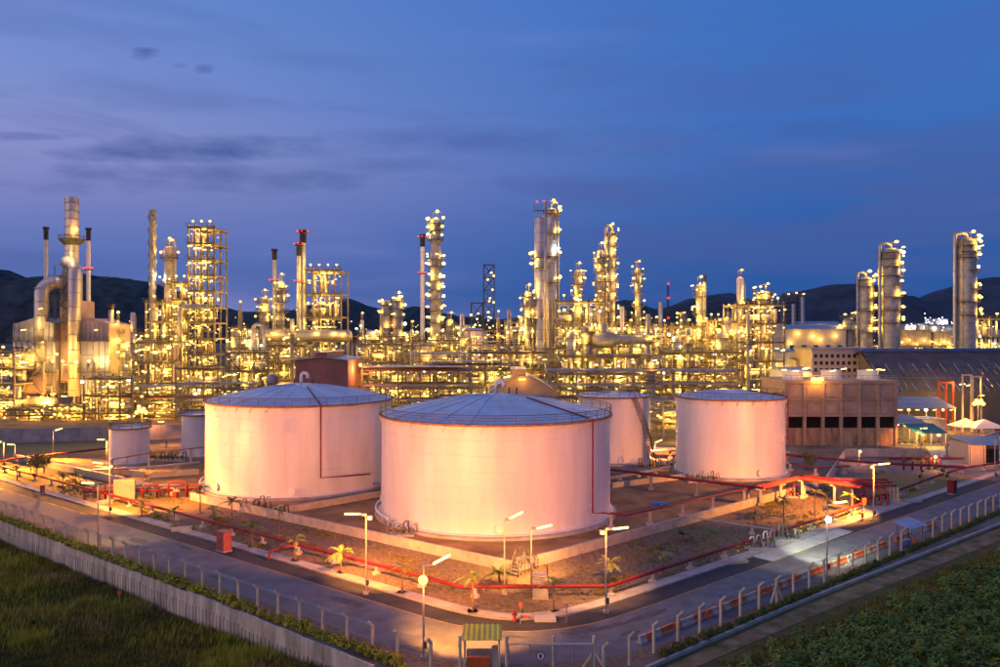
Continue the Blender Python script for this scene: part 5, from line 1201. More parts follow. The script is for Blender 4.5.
for py in (300, 322): 
    z = FZ(py); pf = MB().bx(FX(52), FX(71), Yf - 1.6, Yf + 2.8, z - .1, z + .06).build('walkway', 'steel_dark', fu); mm = MB()
    for zz in (.6, 1.15): mm.tube([(FX(52), Yf - 1.6, z + zz), (FX(71), Yf - 1.6, z + zz)], .06, 4)
    for k in range(6): mm.beam((FX(52 + k * 3.8), Yf - 1.6, z), (FX(52 + k * 3.8), Yf - 1.6, z + 1.15), .08)
    mm.build('railing', 'steel_dark', pf)
stack('thin grey stack with black tip beside the fat furnace stack', 46, 227, 240, .62, TZ, 240); stack('thin white stack with black tip and one red lamp ring behind the furnace', 88.5, 228, 244, .62, TZ, 241, (269.5,), 'white_paint')
stack('short stubby vent stack beside the furnace casing', 111, 304, 232, .75, TZ, 310)
# ------------------------------------------------------------------ spiral stack, boiler block, tall tower
stack('tall grey stack with spiral strakes beside the zigzag tower', 152.5, 210, 245, 1.0, 0, None, (), 'cladding_dark', True, 9)
column('silver column with ringed platforms between the spiral stack and zigzag tower', 169, 246, 245, 1.45, (258, 284, 305, 320, 335), nl=3, side=(1, .35))
frame('boxy boiler house of stacked pink and grey cladding behind the small cream tank', 138, 172, 342, 222, 9, 4, 0, 3, seed=4, lam=.5, pw=500, vm=('cladding_pink', 'cladding'))
frame('narrow open frame topped by the spiral stack', 146, 178, 302, 238, 8, 6, 0, 3, seed=5, pw=320)
frame('tall twelve-storey open frame tower with dark zigzag braces', 188.5, 214, 227, 236, 11, 12, 0, 5, brace=tuple(range(0, 8)), seed=6, lpf=6, pw=420, fill=.8)
frame('lower open wing of the zigzag tower, beside the white riser pipe', 172, 188, 282, 235, 9, 8, 0, 2, seed=7, lpf=3, pw=320)
x_ = PX(180, 232); t = thing('riser_pipe', 'white riser pipe bent over in front of the zigzag tower', 'pipe', (x_, 232, 0)); MB().tube([(x_, 232, 0), (x_, 232, PZ(312, 232)), (x_ + .4, 232, PZ(308, 232)), (x_ + 1.2, 232, PZ(306.5, 232)), (PX(207, 232), 232, PZ(306.5, 232))], .75, 12).build('pipe', 'pipe_silver', t, True); MB().box((x_, 232, .2), (2.4, 2.4, .4)).build('footing', 'concrete', t)
# vessels between the tower and the brick red shed
column('slim banded column with silver cap under the silver gooseneck pipe', 253, 338, 225, 1.5, (350, 372), nl=3, mat='cladding', top=False)
column('short domed column between gooseneck pipe and the thin black tipped stack', 264, 297, 262, 1.5, (303, 312, 322), nl=3)
column('platformed column standing beside the black tipped thin stack', 281, 281, 262, 1.2, (288, 294, 302, 312, 325), nl=2)
stack('thin stack with black tip and red lamp near its waist', 274.5, 249, 275, .75, 0, 260, (281,), 'galv')
stack('tall twin stack, the higher one, black tipped with red lamps', 303, 230, 268, 1.0, 0, 243, (232.5, 283), 'galv'); stack('tall twin stack, the lower one, black tipped', 298.8, 243, 266, .75, 0, 256, (245, 282), 'galv')
frame('broad six-storey lamp-filled frame beside the twin stacks', 306, 341, 270, 262, 12, 6, 0, 6, seed=9, lpf=8, pw=700, fill=1, pipes=7)
t = thing('horizontal_duct', 'long dark horizontal drum carried on the frames behind the shed', 'drum', (PX(310, 250), 250, 0)); vessel_h(t, PX(262, 250), PX(352, 250), 250, PZ(336, 250), 2.0, 'cladding_dark', 'shell', False)
for px in (270, 300, 330, 348): MB().box((PX(px, 250), 250, PZ(342, 250) / 2), (.7, 1.4, PZ(342, 250))).build('leg', 'steel_beige', t)
for px, py in ((275, 333), (293, 334), (318, 333), (336, 333), (345, 334)): lamp(t, (PX(px, 250), 247.6, PZ(py, 250)), .5, 'lamp_sodium', True, 160)
frame('low open frame of drums in front of the silver gooseneck pipe', 226, 268, 352, 214, 10, 4, 0, 4, seed=12, lpf=6, pw=420, brace=(1, 3))
frame('low open frame with gooseneck pipe behind the brick red shed', 262, 305, 345, 236, 10, 4, 0, 4, seed=13, lpf=6, pw=420)
x_ = PX(260, 222); t = thing('gooseneck_pipe', 'large silver gooseneck pipe arching above the frames', 'pipe', (x_, 222, 0)); MB().tube([(PX(253, 222), 222, 0), (PX(253, 222), 222, PZ(330, 222))] + [(PX(258.5, 222) - 1.6 * math.cos(R(a)), 222, PZ(330, 222) + 1.6 * math.sin(R(a))) for a in range(15, 180, 15)] + [(PX(264, 222), 222, PZ(330, 222)), (PX(264, 222), 222, 0)], .55, 12).build('pipe', 'pipe_silver', t, True); MB().box((x_, 222, .2), (5, 2, .4)).build('footing', 'concrete', t)
t = thing('sphere_vessel', 'small pale spherical vessel behind the domed tank', 'vessel', (PX(272, 190), 190, 0)); MB().sphere((PX(272, 190), 190, PZ(380, 190)), 1.5, 18, 12).build('sphere', 'insul', t, True)
for a in (45, 135, 225, 315): MB().tube([arc_pt((PX(272, 190), 190), 1.2, a, 0), arc_pt((PX(272, 190), 190), 1.2, a, PZ(380, 190))], .18, 8).build('leg', 'steel_grey', t)

# brick red compressor shed
def shed(name, label, px0, px1, ybase_z, Y, d, eave_y, ridge_y, mat, roof, cat='building', monitor=None, ribs=True, curve=False, z0=0):
    x0, x1 = PX(px0, Y), PX(px1, Y); ze, zr = PZ(eave_y, Y), PZ(ridge_y, Y); t = thing(name, label, cat, ((x0 + x1) / 2, Y, z0)); xm = (x0 + x1) / 2
    pr = [(x0, ze), (xm, zr), (x1, ze)] if not curve else [(lerp(x0, x1, k / 10), ze + (zr - ze) * math.sin(math.pi * k / 10)) for k in range(11)]
    mm = MB(); lo = [(x0, Y, z0), (x1, Y, z0)]; fr = [(x, Y, z) for x, z in pr]; mm.add(lo + fr[::-1], [tuple(range(2 + len(fr)))]); bk = [(p[0], Y + d, p[2]) for p in lo + fr[::-1]]; mm.add(bk, [tuple(range(len(bk)))[::-1]])
    mm.quad((x0, Y, z0), (x0, Y, ze), (x0, Y + d, ze), (x0, Y + d, z0)); mm.quad((x1, Y, z0), (x1, Y + d, z0), (x1, Y + d, ze), (x1, Y, ze)); w_ = mm.build('wall', mat, t)
    for (xa, za), (xb, zb) in zip(pr[:-1], pr[1:]):
        MB().quad((xa, Y - .5, za + .06), (xb, Y - .5, zb + .06), (xb, Y + d + .5, zb + .06), (xa, Y + d + .5, za + .06)).build('roof_sheet', roof, t)
    MB().tube([(x, Y - .5, z + .03) for x, z in pr], .12, 4).build('verge_trim', roof, t)
    if ribs:
        k = x0 + .6; rb = MB()
        while k < x1: zz = np.interp(k, [p[0] for p in pr], [p[1] for p in pr]); rb.bx(k - .05, k + .05, Y - .06, Y - .002, z0, zz - .1); k += .8
        rb.build('sheet_ribs', mat, w_)
    if monitor:
        a, b, yt = monitor; MB().bx(PX(a, Y), PX(b, Y), Y - .03, Y + d * .9, ze, PZ(yt, Y)).build('roof_monitor', mat, t); MB().bx(PX(a, Y) - .3, PX(b, Y) + .3, Y - .5, Y + d * .9 + .3, PZ(yt, Y) + .004, PZ(yt, Y) + .16).build('monitor_roof', roof, t)
    return t
t = shed('compressor_shed', 'tall brick red sheeted shed with stepped roof behind the domed tank', 295, 348, 0, 186, 22, 360.5, 357, 'brick_shed', 'shed_roof', monitor=(316, 327, 352.5))
light(t, (PX(356, 186), 192, PZ(370, 186)), 3000, SOD, .5); lamp(t, (PX(356, 186), 192, PZ(366, 186)), .45, 'lamp_orange', False)
t = shed('vaulted_shed', 'dull pink shed with rounded grey roof and square monitor behind the corner tank', 489, 556, 0, 178, 18, 392, 376, 'cool_conc', 'shed_roof', curve=True, ribs=False, monitor=(512, 526, 370))
for px, py in ((507, 376.5), (522, 379)): lamp(t, (PX(px, 178), 176.6, PZ(py, 178)), .55, 'lamp_orange', True, 50)

# ------------------------------------------------------------------ centre: flare, column group, racks
column('far grey column, the shorter of a lamp-dotted pair before the hills', 386.5, 300, 420, 2.6, (305, 315, 328, 336), nl=3, lam=.7, pw=500, top=False); column('far grey column, the taller of a lamp-dotted pair before the hills', 397.5, 297, 420, 2.8, (301, 309, 318, 328, 338), nl=3, lam=.7, pw=500)
stack('white flare stack with black tip and two red lamp rings', 422.5, 234.5, 335, .95, 0, 247, (237.5, 273.5), 'white_paint', name='flare_stack')
column('tall lone column ringed by lamp-studded platforms beside the white flare stack', 435.5, 218, 300, 1.95, (224, 231, 240, 260, 267, 281, 290, 300, 311, 323, 335, 345), nl=5, lam=.6, pw=420, full=True)
column('dark slim low column close beside the ringed column', 450, 319, 280, 1.4, (326, 334, 343, 352), 'cladding_dark', nl=2)
def lattice(label, px, ytop, Y, w, lamps_=8, mat='steel_dark', seed=0, name='lattice_tower', taper=1.0, red=()):
    r2 = random.Random(seed); x, zt = PX(px, Y), PZ(ytop, Y); t = thing(name, label, 'tower', (x, Y, 0)); h = w / 2; n = max(4, int(zt / (w * 1.1))); mm = MB()
    for sx in (-1, 1):
        for sy in (-1, 1): MB().beam((x + sx * h, Y + sy * h, 0), (x + sx * h * taper, Y + sy * h * taper, zt), w * .09).build('leg', mat, t)
    for i in range(n):
        z0, z1 = zt * i / n, zt * (i + 1) / n; ha, hb = h * lerp(1, taper, i / n), h * lerp(1, taper, (i + 1) / n); mm = MB()
        for sy in (-1, 1):
            mm.beam((x - ha, Y + sy * ha, z0), (x + hb, Y + sy * hb, z1), w * .05); mm.beam((x + ha, Y + sy * ha, z0), (x - hb, Y + sy * hb, z1), w * .05); mm.beam((x - hb, Y + sy * hb, z1), (x + hb, Y + sy * hb, z1), w * .06)
        for sx in (-1, 1): mm.beam((x + sx * ha, Y - ha, z0), (x + sx * hb, Y + hb, z1), w * .05); mm.beam((x + sx * hb, Y - hb, z1), (x + sx * hb, Y + hb, z1), w * .06)
        mm.build('bracing', mat, t)
    for k in range(lamps_): lamp(t, (x + r2.uniform(-h, h), Y - h - .3, zt * r2.uniform(.35, .93)), w * .08 + .12, 'lamp_warm', False, 90 if k % 2 == 0 else 0)
    for z in red: lamp(t, (x, Y - h - .2, PZ(z, Y)), .8, 'lamp_red')
    return t
lattice('tallest dark far lattice tower with few lamps on the skyline', 489, 265, 460, 6.2, 14, seed=2); lattice('short dark lattice tower beside the taller dark far lattice tower', 477, 303, 470, 7.0, 12, seed=3); lattice('thin mast with red lamps on the skyline', 668, 284, 520, 2.2, 0, seed=4, name='radio_mast', taper=.4, red=(284, 298, 318))
stack('thin plain grey stack beside the red lamp mast', 660.5, 302, 400, 1.3)
t = thing('storage_tank', 'squat pale far tank with grey roof behind the racks', 'tank', (PX(473, 420), 420, 0)); MB().lathe([(8, 0), (8, PZ(331.5, 420))], (PX(473, 420), 420, 0), 40).build('shell', 'tank_white', t, 40); MB().lathe([(8.1, PZ(331.5, 420)), (4, PZ(328.5, 420)), (.01, PZ(327.5, 420))], (PX(473, 420), 420, 0), 40).build('roof', 'tank_roof', t, 40)
light(t, (PX(473, 420), 405, 20), 2600, (1, .5, .2), .5)
# main column pair
column('fattest tall silver column with partial side platforms and flag lamp', 540.5, 216, 250, 1.95, (258, 268, 317), 'cladding', wide=(2.7, 305), nl=2, full=False, lam=.55, pw=380, top=False, hue=-60)
column('tall platform-ringed column close behind the fattest silver column', 551.5, 208, 255, 1.6, (214, 234, 257, 283), 'cladding', nl=3, full=True, lam=.5, pw=380, hue=60, side=(1, .3))
x_ = PX(545.6, 246); t = thing('vapour_riser', 'straight vapour riser standing between the twin silver columns', 'pipe', (x_, 246, 0)); MB().tube([(x_, 246, 0), (x_, 246, PZ(201, 246))], .42, 10).build('pipe', 'pipe_silver', t, True); MB().box((x_, 246, .2), (1.8, 1.8, .4)).build('footing', 'concrete', t); lamp(t, (x_ - .5, 245.5, PZ(201.5, 246)), .4, 'lamp_red'); lamp(t, (PX(537, 246), 245.5, PZ(202, 246)), .4, 'lamp_red')
MB().beam((PX(534, 249), 248.5, PZ(211, 249)), (PX(558, 249), 248.5, PZ(211, 249)), .3).build('cross_deck', 'steel_dark', t)
for px in (534.5, 537.5, 541, 549, 553, 556.5): MB().beam((PX(px, 249), 248.5, PZ(211, 249)), (PX(px, 249), 248.5, PZ(204, 249)), .16).build('rail_post', 'steel_dark', t)
column('shorter lamp-dotted column beside the fattest silver column', 528, 292, 248, 1.2, (297, 306, 318, 325, 338), nl=3, pw=320, side=None)
column('lamp-crowned column, the shortest in a group of three', 578, 270, 262, 1.2, (276, 285, 295, 306, 318), nl=3, pw=320); column('stepped column heavy with lamps, the middle height of three', 600.5, 250, 262, 1.1, (258, 264, 272, 282, 290, 297, 305, 315), nl=3, pw=300, wide=(1.6, 300)); column('tall slim column with side platforms, the highest of three', 611.5, 231, 262, 1.05, (236, 247, 258, 268, 282, 292, 300, 312, 322), 'insul', nl=2, full=True, pw=260, side=(-1, .5), hue=50)
column('slim column with dark balconies and a red flag lamp', 638, 268, 272, .95, (274, 283, 293, 306, 317, 325), 'insul', nl=2, pw=280); t = thing('flag_lamp', 'small red beacon on a spike above the balcony column', 'beacon', (PX(635.5, 272), 271, PZ(276, 272))); MB().beam((PX(635.5, 272), 271, PZ(276, 272)), (PX(635.5, 272), 271, PZ(262, 272)), .12).build('spike', 'steel_dark', t); lamp(t, (PX(635.5, 272), 271, PZ(262, 272)), .4, 'lamp_red')
column('small lamp-dotted far column between the red lamp mast and orange frame', 683, 312, 380, 1.6, (316, 322, 328), nl=3, lam=.6, top=False)
column('column with balconies and thin black flare tip beside the orange frame', 699.5, 284, 255, 1.1, (290, 297, 314, 326, 340), nl=3, pw=320); stack('short black tipped flare touching the column beside the orange frame', 704.5, 275, 262, .5, 0, 282, ())
column('smooth plain column with a crown lamp behind the five-storey frame', 740, 277, 262, 1.15, (308, 322), 'cladding', nl=2, top=True); column('domed column with lamp rings behind the five-storey frame', 764, 291, 258, 2.2, (294, 299, 304), nl=4, pw=320, top=True)
frame('five-storey lamp-filled frame before the far tower blocks', 737, 784, 304, 236, 14, 6, 0, 5, seed=15, lpf=8, pw=650, pipes=8)
frame('narrow orange lit frame beside the balcony column', 708, 722, 320, 246, 8, 5, 0, 2, 'cool_conc', seed=16, lpf=3, pw=300)
frame('open frame with elevated header below the three columns', 556, 604, 301, 240, 12, 5, 0, 4, seed=17, lpf=6, pw=480, fill=.3, pipes=9)
frame('low lamp-strewn frame at the foot of the fattest silver column', 505, 533, 322, 258, 12, 4, 0, 3, seed=18, lpf=6, pw=480, pipes=8)
frame('low lamp-strewn frame between the balcony column and orange frame', 640, 706, 326, 248, 12, 4, 0, 6, seed=19, lpf=9, pw=480, pipes=10)
frame('wide lamp-strewn frame between the frames below the balcony columns', 590, 660, 338, 238, 11, 4, 0, 6, seed=20, lpf=9, pw=480, pipes=10)
frame('low dark equipment frame under the ringed column', 404, 470, 340, 262, 12, 3, 0, 5, seed=21, lpf=7, pw=430, pipes=8)
frame('low dark equipment frame behind the roofed rack and brick red shed', 352, 402, 344, 242, 12, 4, 0, 4, seed=22, lpf=7, pw=430, pipes=8)
t = thing('reducer_duct', 'long horizontal duct with conical reducer above the racks', 'duct', (PX(625, 232), 232, 0)); z_ = PZ(340, 232); MB().tube([(PX(592, 232), 232, z_), (PX(602, 232), 232, z_), (PX(610, 232), 232, z_), (PX(618, 232), 232, z_), (PX(652, 232), 232, z_)], [2.3, 2.6, 2.6, 1.35, 1.35], 18).build('shell', 'cladding_dark', t, 40)
for px in (597, 612, 630, 648): MB().box((PX(px, 232), 232, (z_ - 1.3) / 2), (.5, 1.2, z_ - 1.3)).build('leg', 'steel_beige', t)
MB().lathe([(1.5, z_ + 1.5), (1.5, z_ + 4.4), (1.2, z_ + 5)], (PX(603, 232), 232, 0), 14).build('stub', 'cladding_dark', t, 40)
RK = [('roofed pipe rack beginning at the brick red shed', 362, 470, 196, 16.0, 9, 4, 8, True, 0), ('pipe rack with grey sheet roof behind the vaulted pink shed', 430, 512, 206, 17.0, 9, 3, 8, True, 0), ('long deep pipe rack behind the medium tanks', 548, 662, 202, 15.5, 10, 4, 10, False, 0),
      ('pipe rack with triangular trusses behind the cooling tower tank', 640, 738, 212, 15.0, 9, 4, 10, False, 1), ('distant pipe rack crossing behind the ringed column', 362, 500, 288, 21, 10, 3, 9, False, 0), ('distant pipe rack crossing behind the three columns', 540, 730, 284, 23, 10, 3, 10, False, 1),
      ('pipe rack behind the tank with the side stair', 590, 700, 182, 9.5, 8, 3, 9, False, 0), ('pipe rack in front of the boiler house', 104, 180, 208, 11, 8, 3, 9, False, 0), ('pipe rack below the zigzag tower', 176, 250, 204, 12, 9, 3, 10, False, 0), ('truss pipe rack behind the brick red shed', 230, 300, 226, 18, 9, 3, 8, False, 1),
      ('far pipe rack between the furnace and the spiral stack', 104, 150, 262, 20, 8, 3, 8, False, 0), ('low pipe rack at the foot of the lamp-filled frame', 690, 790, 190, 9, 8, 3, 9, False, 0), ('far rack crossing behind the three broad banded columns', 820, 1010, 345, 20, 10, 3, 8, False, 0), ('far low rack before the long cream hall', 784, 850, 320, 17, 9, 3, 8, False, 0), ('pipe rack in front of the vaulted shed', 480, 590, 172, 7, 6, 2, 6, False, 0)]
for i, (lb, a, b, Y, z, w, ti, npi, rf, tr_) in enumerate(RK): rack(lb, a, b, Y, z, w, ti, npi, roofed=rf, seed=40 + i, truss=bool(tr_), lamps_=1.25 if Y < 260 else 1.0, pw=330 if Y < 230 else 420)
# vertical vessels scattered at the feet of the racks
for i, (px, yt, Y, r, lb) in enumerate([(651, 362, 205, 1.3, 'pale flat-topped vessel with a collar behind the medium tanks'), (118, 345, 235, 1.6, 'banded vessel between furnace and boiler house'), (127, 352, 228, 1.2, 'slim vessel beside the boiler house'), (236, 330, 245, 1.5, 'lamp-topped vessel beside the zigzag tower'), (571, 332, 228, 1.3, 'lower vessel under the elevated header frame'), (586, 326, 232, 1.5, 'taller vessel under the elevated header frame'), (722, 332, 240, 1.9, 'fat vessel beside the five-storey lamp-filled frame'), (729, 318, 246, 2.0, 'tall fat vessel touching the lamp-filled frame'), (374, 334, 262, 1.5, 'vessel beside the broad six-storey frame'), (516, 326, 246, 1.2, 'slim vessel beside the fattest silver column'), (676, 336, 236, 1.3, 'vessel among the trusses'), (618, 330, 250, 1.4, 'vessel beside the conical reducer')]):
    column(lb, px, yt, Y, r, (yt + 6, yt + 18), ('insul', 'cladding', 'cladding_dark')[i % 3], nl=3, pw=300, top=False, name='process_vessel')

# filler in depth: low units between and behind the racks
FILL = [('low lamp-strewn unit beside the furnace, at the terrace edge', -22, 14, 352, 214, 10, 4, 3, TZ), ('open unit in front of the furnace ducts on the terrace', 84, 132, 378, 205, 9, 3, 5, TZ * 0), ('drum deck on the terrace below the inlet duct', 4, 54, 409, 203, 8, 2, 5, TZ), ('burner deck unit on the terrace below the silver duct', 56, 84, 406, 204, 8, 2, 3, TZ),
        ('unit of drums at the back of the spiral stack', 106, 146, 332, 270, 12, 4, 4, 0), ('dense back unit behind the brick red shed', 232, 300, 328, 282, 12, 4, 6, 0), ('dense back unit behind the far column pair', 352, 420, 336, 300, 12, 3, 6, 0), ('dense back unit before the far lattice towers', 440, 512, 330, 304, 12, 3, 6, 0), ('dense back unit behind the fattest column', 512, 580, 322, 300, 12, 4, 6, 0), ('dense back unit behind the three columns', 580, 650, 322, 306, 12, 4, 6, 0), ('dense back unit behind the orange frame', 650, 740, 326, 302, 12, 4, 7, 0),
        ('low exchanger deck behind the roofed racks', 376, 450, 366, 216, 9, 3, 6, 0), ('low exchanger deck behind the vaulted shed', 470, 548, 352, 226, 10, 4, 6, 0), ('low exchanger deck under the trusses', 660, 742, 352, 224, 10, 4, 7, 0), ('low exchanger deck behind the medium tanks', 560, 640, 356, 220, 10, 4, 7, 0), ('low equipment deck at the foot of the zigzag tower', 176, 232, 368, 216, 9, 3, 5, 0)]
for i, (lb, a, b, yt, Y, d, lv, nx, z0) in enumerate(FILL): frame(lb, a, b, yt, Y, d, lv, z0, nx, seed=100 + i, lpf=7, pw=430, pipes=9, lam=.34, toplamps=False, kind='lamp_orange' if i in (2, 3) else 'lamp_sodium')

RK2 = [('middle pipe rack crossing in front of the ringed column', 400, 512, 246, 19, 9, 4, 10), ('middle pipe rack crossing in front of the fattest silver column', 500, 590, 236, 17, 9, 4, 10), ('middle pipe rack under the conical reducer', 596, 680, 226, 19, 9, 4, 10), ('middle pipe rack before the balcony columns', 660, 744, 238, 20, 9, 4, 10), ('middle pipe rack behind the gooseneck pipe', 226, 304, 252, 21, 9, 4, 9), ('middle pipe rack behind the furnace', 96, 146, 246, 17, 9, 4, 9), ('low pipe rack behind the largest domed tank', 440, 560, 190, 10, 7, 3, 9)]
for i, (lb, a, b, Y, z, w, ti, npi) in enumerate(RK2): rack(lb, a, b, Y, z, w, ti, npi, seed=80 + i, lamps_=1.1, pw=330, step=5.0)
for i in range(22):
    px = (118, 133, 240, 292, 362, 381, 412, 462, 498, 509, 521, 566, 590, 622, 630, 648, 656, 672, 688, 712, 728, 748)[i]; Y = (232, 258, 280)[i % 3]
    column('slim lamp-dotted column rising from the pipe racks', px, rng.uniform(306, 330), Y, rng.uniform(.45, .8), (rng.uniform(332, 338), rng.uniform(341, 348)), ('insul', 'cladding', 'steel_beige')[i % 3], nl=2, pw=160, top=i % 2 == 0, name='slim_column')['group'] = 'slim columns among the racks'
# ------------------------------------------------------------------ right side buildings
column('tallest of the three broad banded columns behind the warehouse', 966.5, 238, 320, 3.8, (240, 246, 252, 258, 271, 289, 302, 315), 'insul', nl=2, lam=.65, pw=420, full=False, side=(-1, .8), hue=65)
column('second tallest of the three broad banded columns behind the warehouse', 890.5, 248, 325, 3.6, (253, 259, 267, 276, 286, 297, 310, 323), 'insul', nl=2, lam=.65, pw=420, full=False, side=(-1, .7), hue=65)
column('shortest of the three broad banded columns behind the warehouse', 865.5, 277, 330, 2.7, (280, 287, 299, 311, 324, 332), 'insul', nl=2, lam=.65, pw=420, full=False, side=(-1, .5), hue=40)
column('stub column with a railed crown beside the shortest banded column', 849, 318, 335, 2.6, (318, 330), 'insul', nl=3, lam=.6, pw=420, top=False)
for i, (a, b, yt, Y, lb) in enumerate([(901, 931, 331, 350, 'taller pale boxy casing between the broad banded columns'), (934, 952, 333, 352, 'lower pale casing beside the tallest banded column')]):
    t = thing('equipment_casing', lb, 'casing', (PX((a + b) / 2, Y), Y, 0)); MB().bx(PX(a, Y), PX(b, Y), Y, Y + 10, 0, PZ(yt, Y)).build('body', 'insul', t); MB().bx(PX(a, Y) - .4, PX(b, Y) + .4, Y - .4, Y + 10.4, PZ(yt, Y), PZ(yt, Y) + .5).build('cap', 'cladding_dark', t)
    for k in range(5): MB().bx(lerp(PX(a, Y), PX(b, Y), k / 4.4) + .3, lerp(PX(a, Y), PX(b, Y), k / 4.4) + .6, Y - .15, Y, 0, PZ(yt, Y)).build('rib', 'steel_grey', t)
    for k in range(5): lamp(t, (lerp(PX(a, Y), PX(b, Y), k / 4), Y - 1, PZ(342 + rng.uniform(-2, 4), Y)), .45, 'lamp_sodium', False, 70)
frame('lamp-strewn frame behind the warehouse ridge', 975, 1020, 318, 318, 12, 4, 0, 4, seed=61, lpf=7, lam=.5, pw=600)
# cooling tower
Yc = 176.0; t = thing('cooling_tower', 'five-bay brown cooling tower block with dark louvre openings and three white fan stacks', 'cooling tower', (PX(842, Yc), Yc, 0))
xa, xb = PX(785, Yc), PX(897, Yc); zt = PZ(383.5, Yc); z1 = PZ(416, Yc); z2 = PZ(428, Yc); dC = 16
MB().bx(xa, xb, Yc, Yc + dC, z1, zt).build('upper_casing', 'cool_conc', t)
MB().bx(xa - .3, xb + .3, Yc - .35, Yc + dC + .3, zt + .003, zt + .7).build('parapet', 'cool_conc', t)
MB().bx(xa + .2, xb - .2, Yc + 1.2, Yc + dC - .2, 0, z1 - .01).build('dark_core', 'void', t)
nb = 6
for k in range(nb + 1):
    x = lerp(xa + .25, xb - .25, k / nb); MB().bx(x - .32, x + .32, Yc - .3, Yc + .5, 0, zt).build('pier', 'cool_conc', t)
for k in range(nb):
    x0, x1 = lerp(xa + .25, xb - .25, k / nb) + .34, lerp(xa + .25, xb - .25, (k + 1) / nb) - .34
    MB().bx(x0, x1, Yc + .05, Yc + .35, 0, z2).build('basin_panel', 'cool_wood', t)
    MB().bx(x0 + .25, x1 - .25, Yc - .08, Yc - .003, PZ(397, Yc), PZ(387, Yc)).build('upper_panel', 'cool_conc', t); MB().bx(x0 + .25, x1 - .25, Yc - .08, Yc - .003, PZ(414, Yc), PZ(400.5, Yc)).build('lower_panel', 'cool_conc', t)
    for q in range(4): MB().beam((x0, Yc + .35, lerp(z2, z1, (q + .3) / 4)), (x1, Yc + .35, lerp(z2, z1, (q + .3) / 4)), .12, .4).build('louvre', 'void', t)
MB().bx(xa - .1, xb + .1, Yc - .42, Yc - .302, PZ(399.5, Yc), PZ(398, Yc)).build('string_course', 'cool_conc', t); MB().bx(xa - .1, xb + .1, Yc - .42, Yc - .302, PZ(416.5, Yc), PZ(415, Yc)).build('string_course', 'cool_conc', t)
for px in (793, 831, 868):
    x, y = PX(px, Yc + 7), Yc + 7; fs = MB().lathe([(2.5, zt + .7), (2.25, zt + 1.1), (2.2, zt + 2.0), (2.4, zt + 2.75), (2.25, zt + 2.75), (2.0, zt + 2), (2.0, zt + 1)], (x, y, 0), 24).build('fan_stack', 'white_paint', t, 40)
    for k in range(4): MB().beam((x, y, zt + 1.7), (x + 1.9 * math.cos(k * 1.57), y + 1.9 * math.sin(k * 1.57), zt + 1.8), .5, .08).build('fan_blade', 'steel_dark', fs)
for px, py in ((785, 370), (797, 371), (806, 369), (808, 368), (834, 371), (845, 369), (871, 370), (880, 369.5), (884, 370)): lamp(t, (PX(px, Yc), Yc + .6, PZ(py, Yc)), .42, 'lamp_warm', True, 14)
for px, pw_ in ((815.5, 1500),): MB().beam((PX(px, Yc) - .9, Yc - .3, zt + 1.2), (PX(px, Yc) + .9, Yc - .3, zt + 1.2), .12).build('lamp_bracket', 'steel_dark', t); lamp(t, (PX(px, Yc), Yc - 1.0, zt + .9), .6, 'lamp_orange', False, 700); lamp(t, (PX(px, Yc) - .8, Yc - 1.0, zt + 1.0), .5, 'lamp_orange'); lamp(t, (PX(px, Yc) + .8, Yc - 1.0, zt + 1.0), .5, 'lamp_orange')  # the two side bulbs are added to imitate the lamp's glare
rl = MB()
for zz in (.6, 1.1): rl.tube([(xa, Yc - .2, zt + .7 + zz), (xb, Yc - .2, zt + .7 + zz)], .05, 4)
for k in range(20): rl.beam((lerp(xa, xb, k / 19), Yc - .2, zt + .7), (lerp(xa, xb, k / 19), Yc - .2, zt + 1.8), .06)
rl.build('railing', 'steel_grey', t)
# cream office block
Yo = 236.0; t = thing('office_block', 'cream three-storey block with rows of small square windows', 'building', (PX(842, Yo), Yo, 0)); xa, xb = PX(812, Yo), PX(875, Yo); zt = PZ(350, Yo)
MB().bx(xa, xb, Yo, Yo + 14, 0, zt).build('wall', 'cream_wall', t); MB().bx(xa - .4, xb + .4, Yo - .4, Yo + 14.4, zt, zt + .7).build('roof_parapet', 'shed_roof', t)
for r_i, py in enumerate((356, 363, 370, 377, 384)):
    for k in range(11):
        x = lerp(xa + 1.1, xb - 1.1, k / 10); z = PZ(py, Yo); w_ = MB().bx(x - .45, x + .45, Yo - .06, Yo + .1, z - .55, z + .55).build('window', 'window_glass', t); MB().bx(x - .55, x + .55, Yo - .14, Yo - .062, z - .72, z - .58).build('sill', 'cream_wall', w_)
light(t, (PX(830, Yo), Yo - 16, 8), 2200, SOD, .5)
# long dark warehouse with sloping front
Yw = 214.0; t = thing('warehouse', 'long dark warehouse with sloping ribbed front and blue ridge', 'building', (PX(960, Yw), Yw, 0)); xa, xb = PX(864, Yw + 14), PX(1075, Yw)
zr, ze = PZ(351.5, Yw + 16), PZ(391, Yw)
def slope(x, f): return (x, Yw + 16 * f, lerp(ze, zr, f ** .82))
nP = 26
for k in range(nP):
    x0, x1 = lerp(xa, xb, k / nP) + .03, lerp(xa, xb, (k + 1) / nP) - .03
    for f0, f1 in ((0, .26), (.265, .52), (.525, .77), (.775, 1)): MB().quad(slope(x0, f0), slope(x1, f0), slope(x1, f1), slope(x0, f1)).build('roof_sheet', 'warehouse', t)
for k in range(0, nP + 1, 2):
    x = lerp(xa, xb, k / nP); p, q = Vector(slope(x, .0)), Vector(slope(x, .62)); MB().beam(p + Vector((0, -.15, .1)), q + Vector((0, -.15, .12)), .22, .14).build('gutter', 'galv', t)
MB().bx(xa, xb, Yw + 15.6, Yw + 17.4, zr + .02, zr + .9).build('ridge', 'ridge_blue', t); MB().bx(xa, xb, Yw - .1, Yw + .3, 0, ze - .05).build('wall', 'warehouse', t)
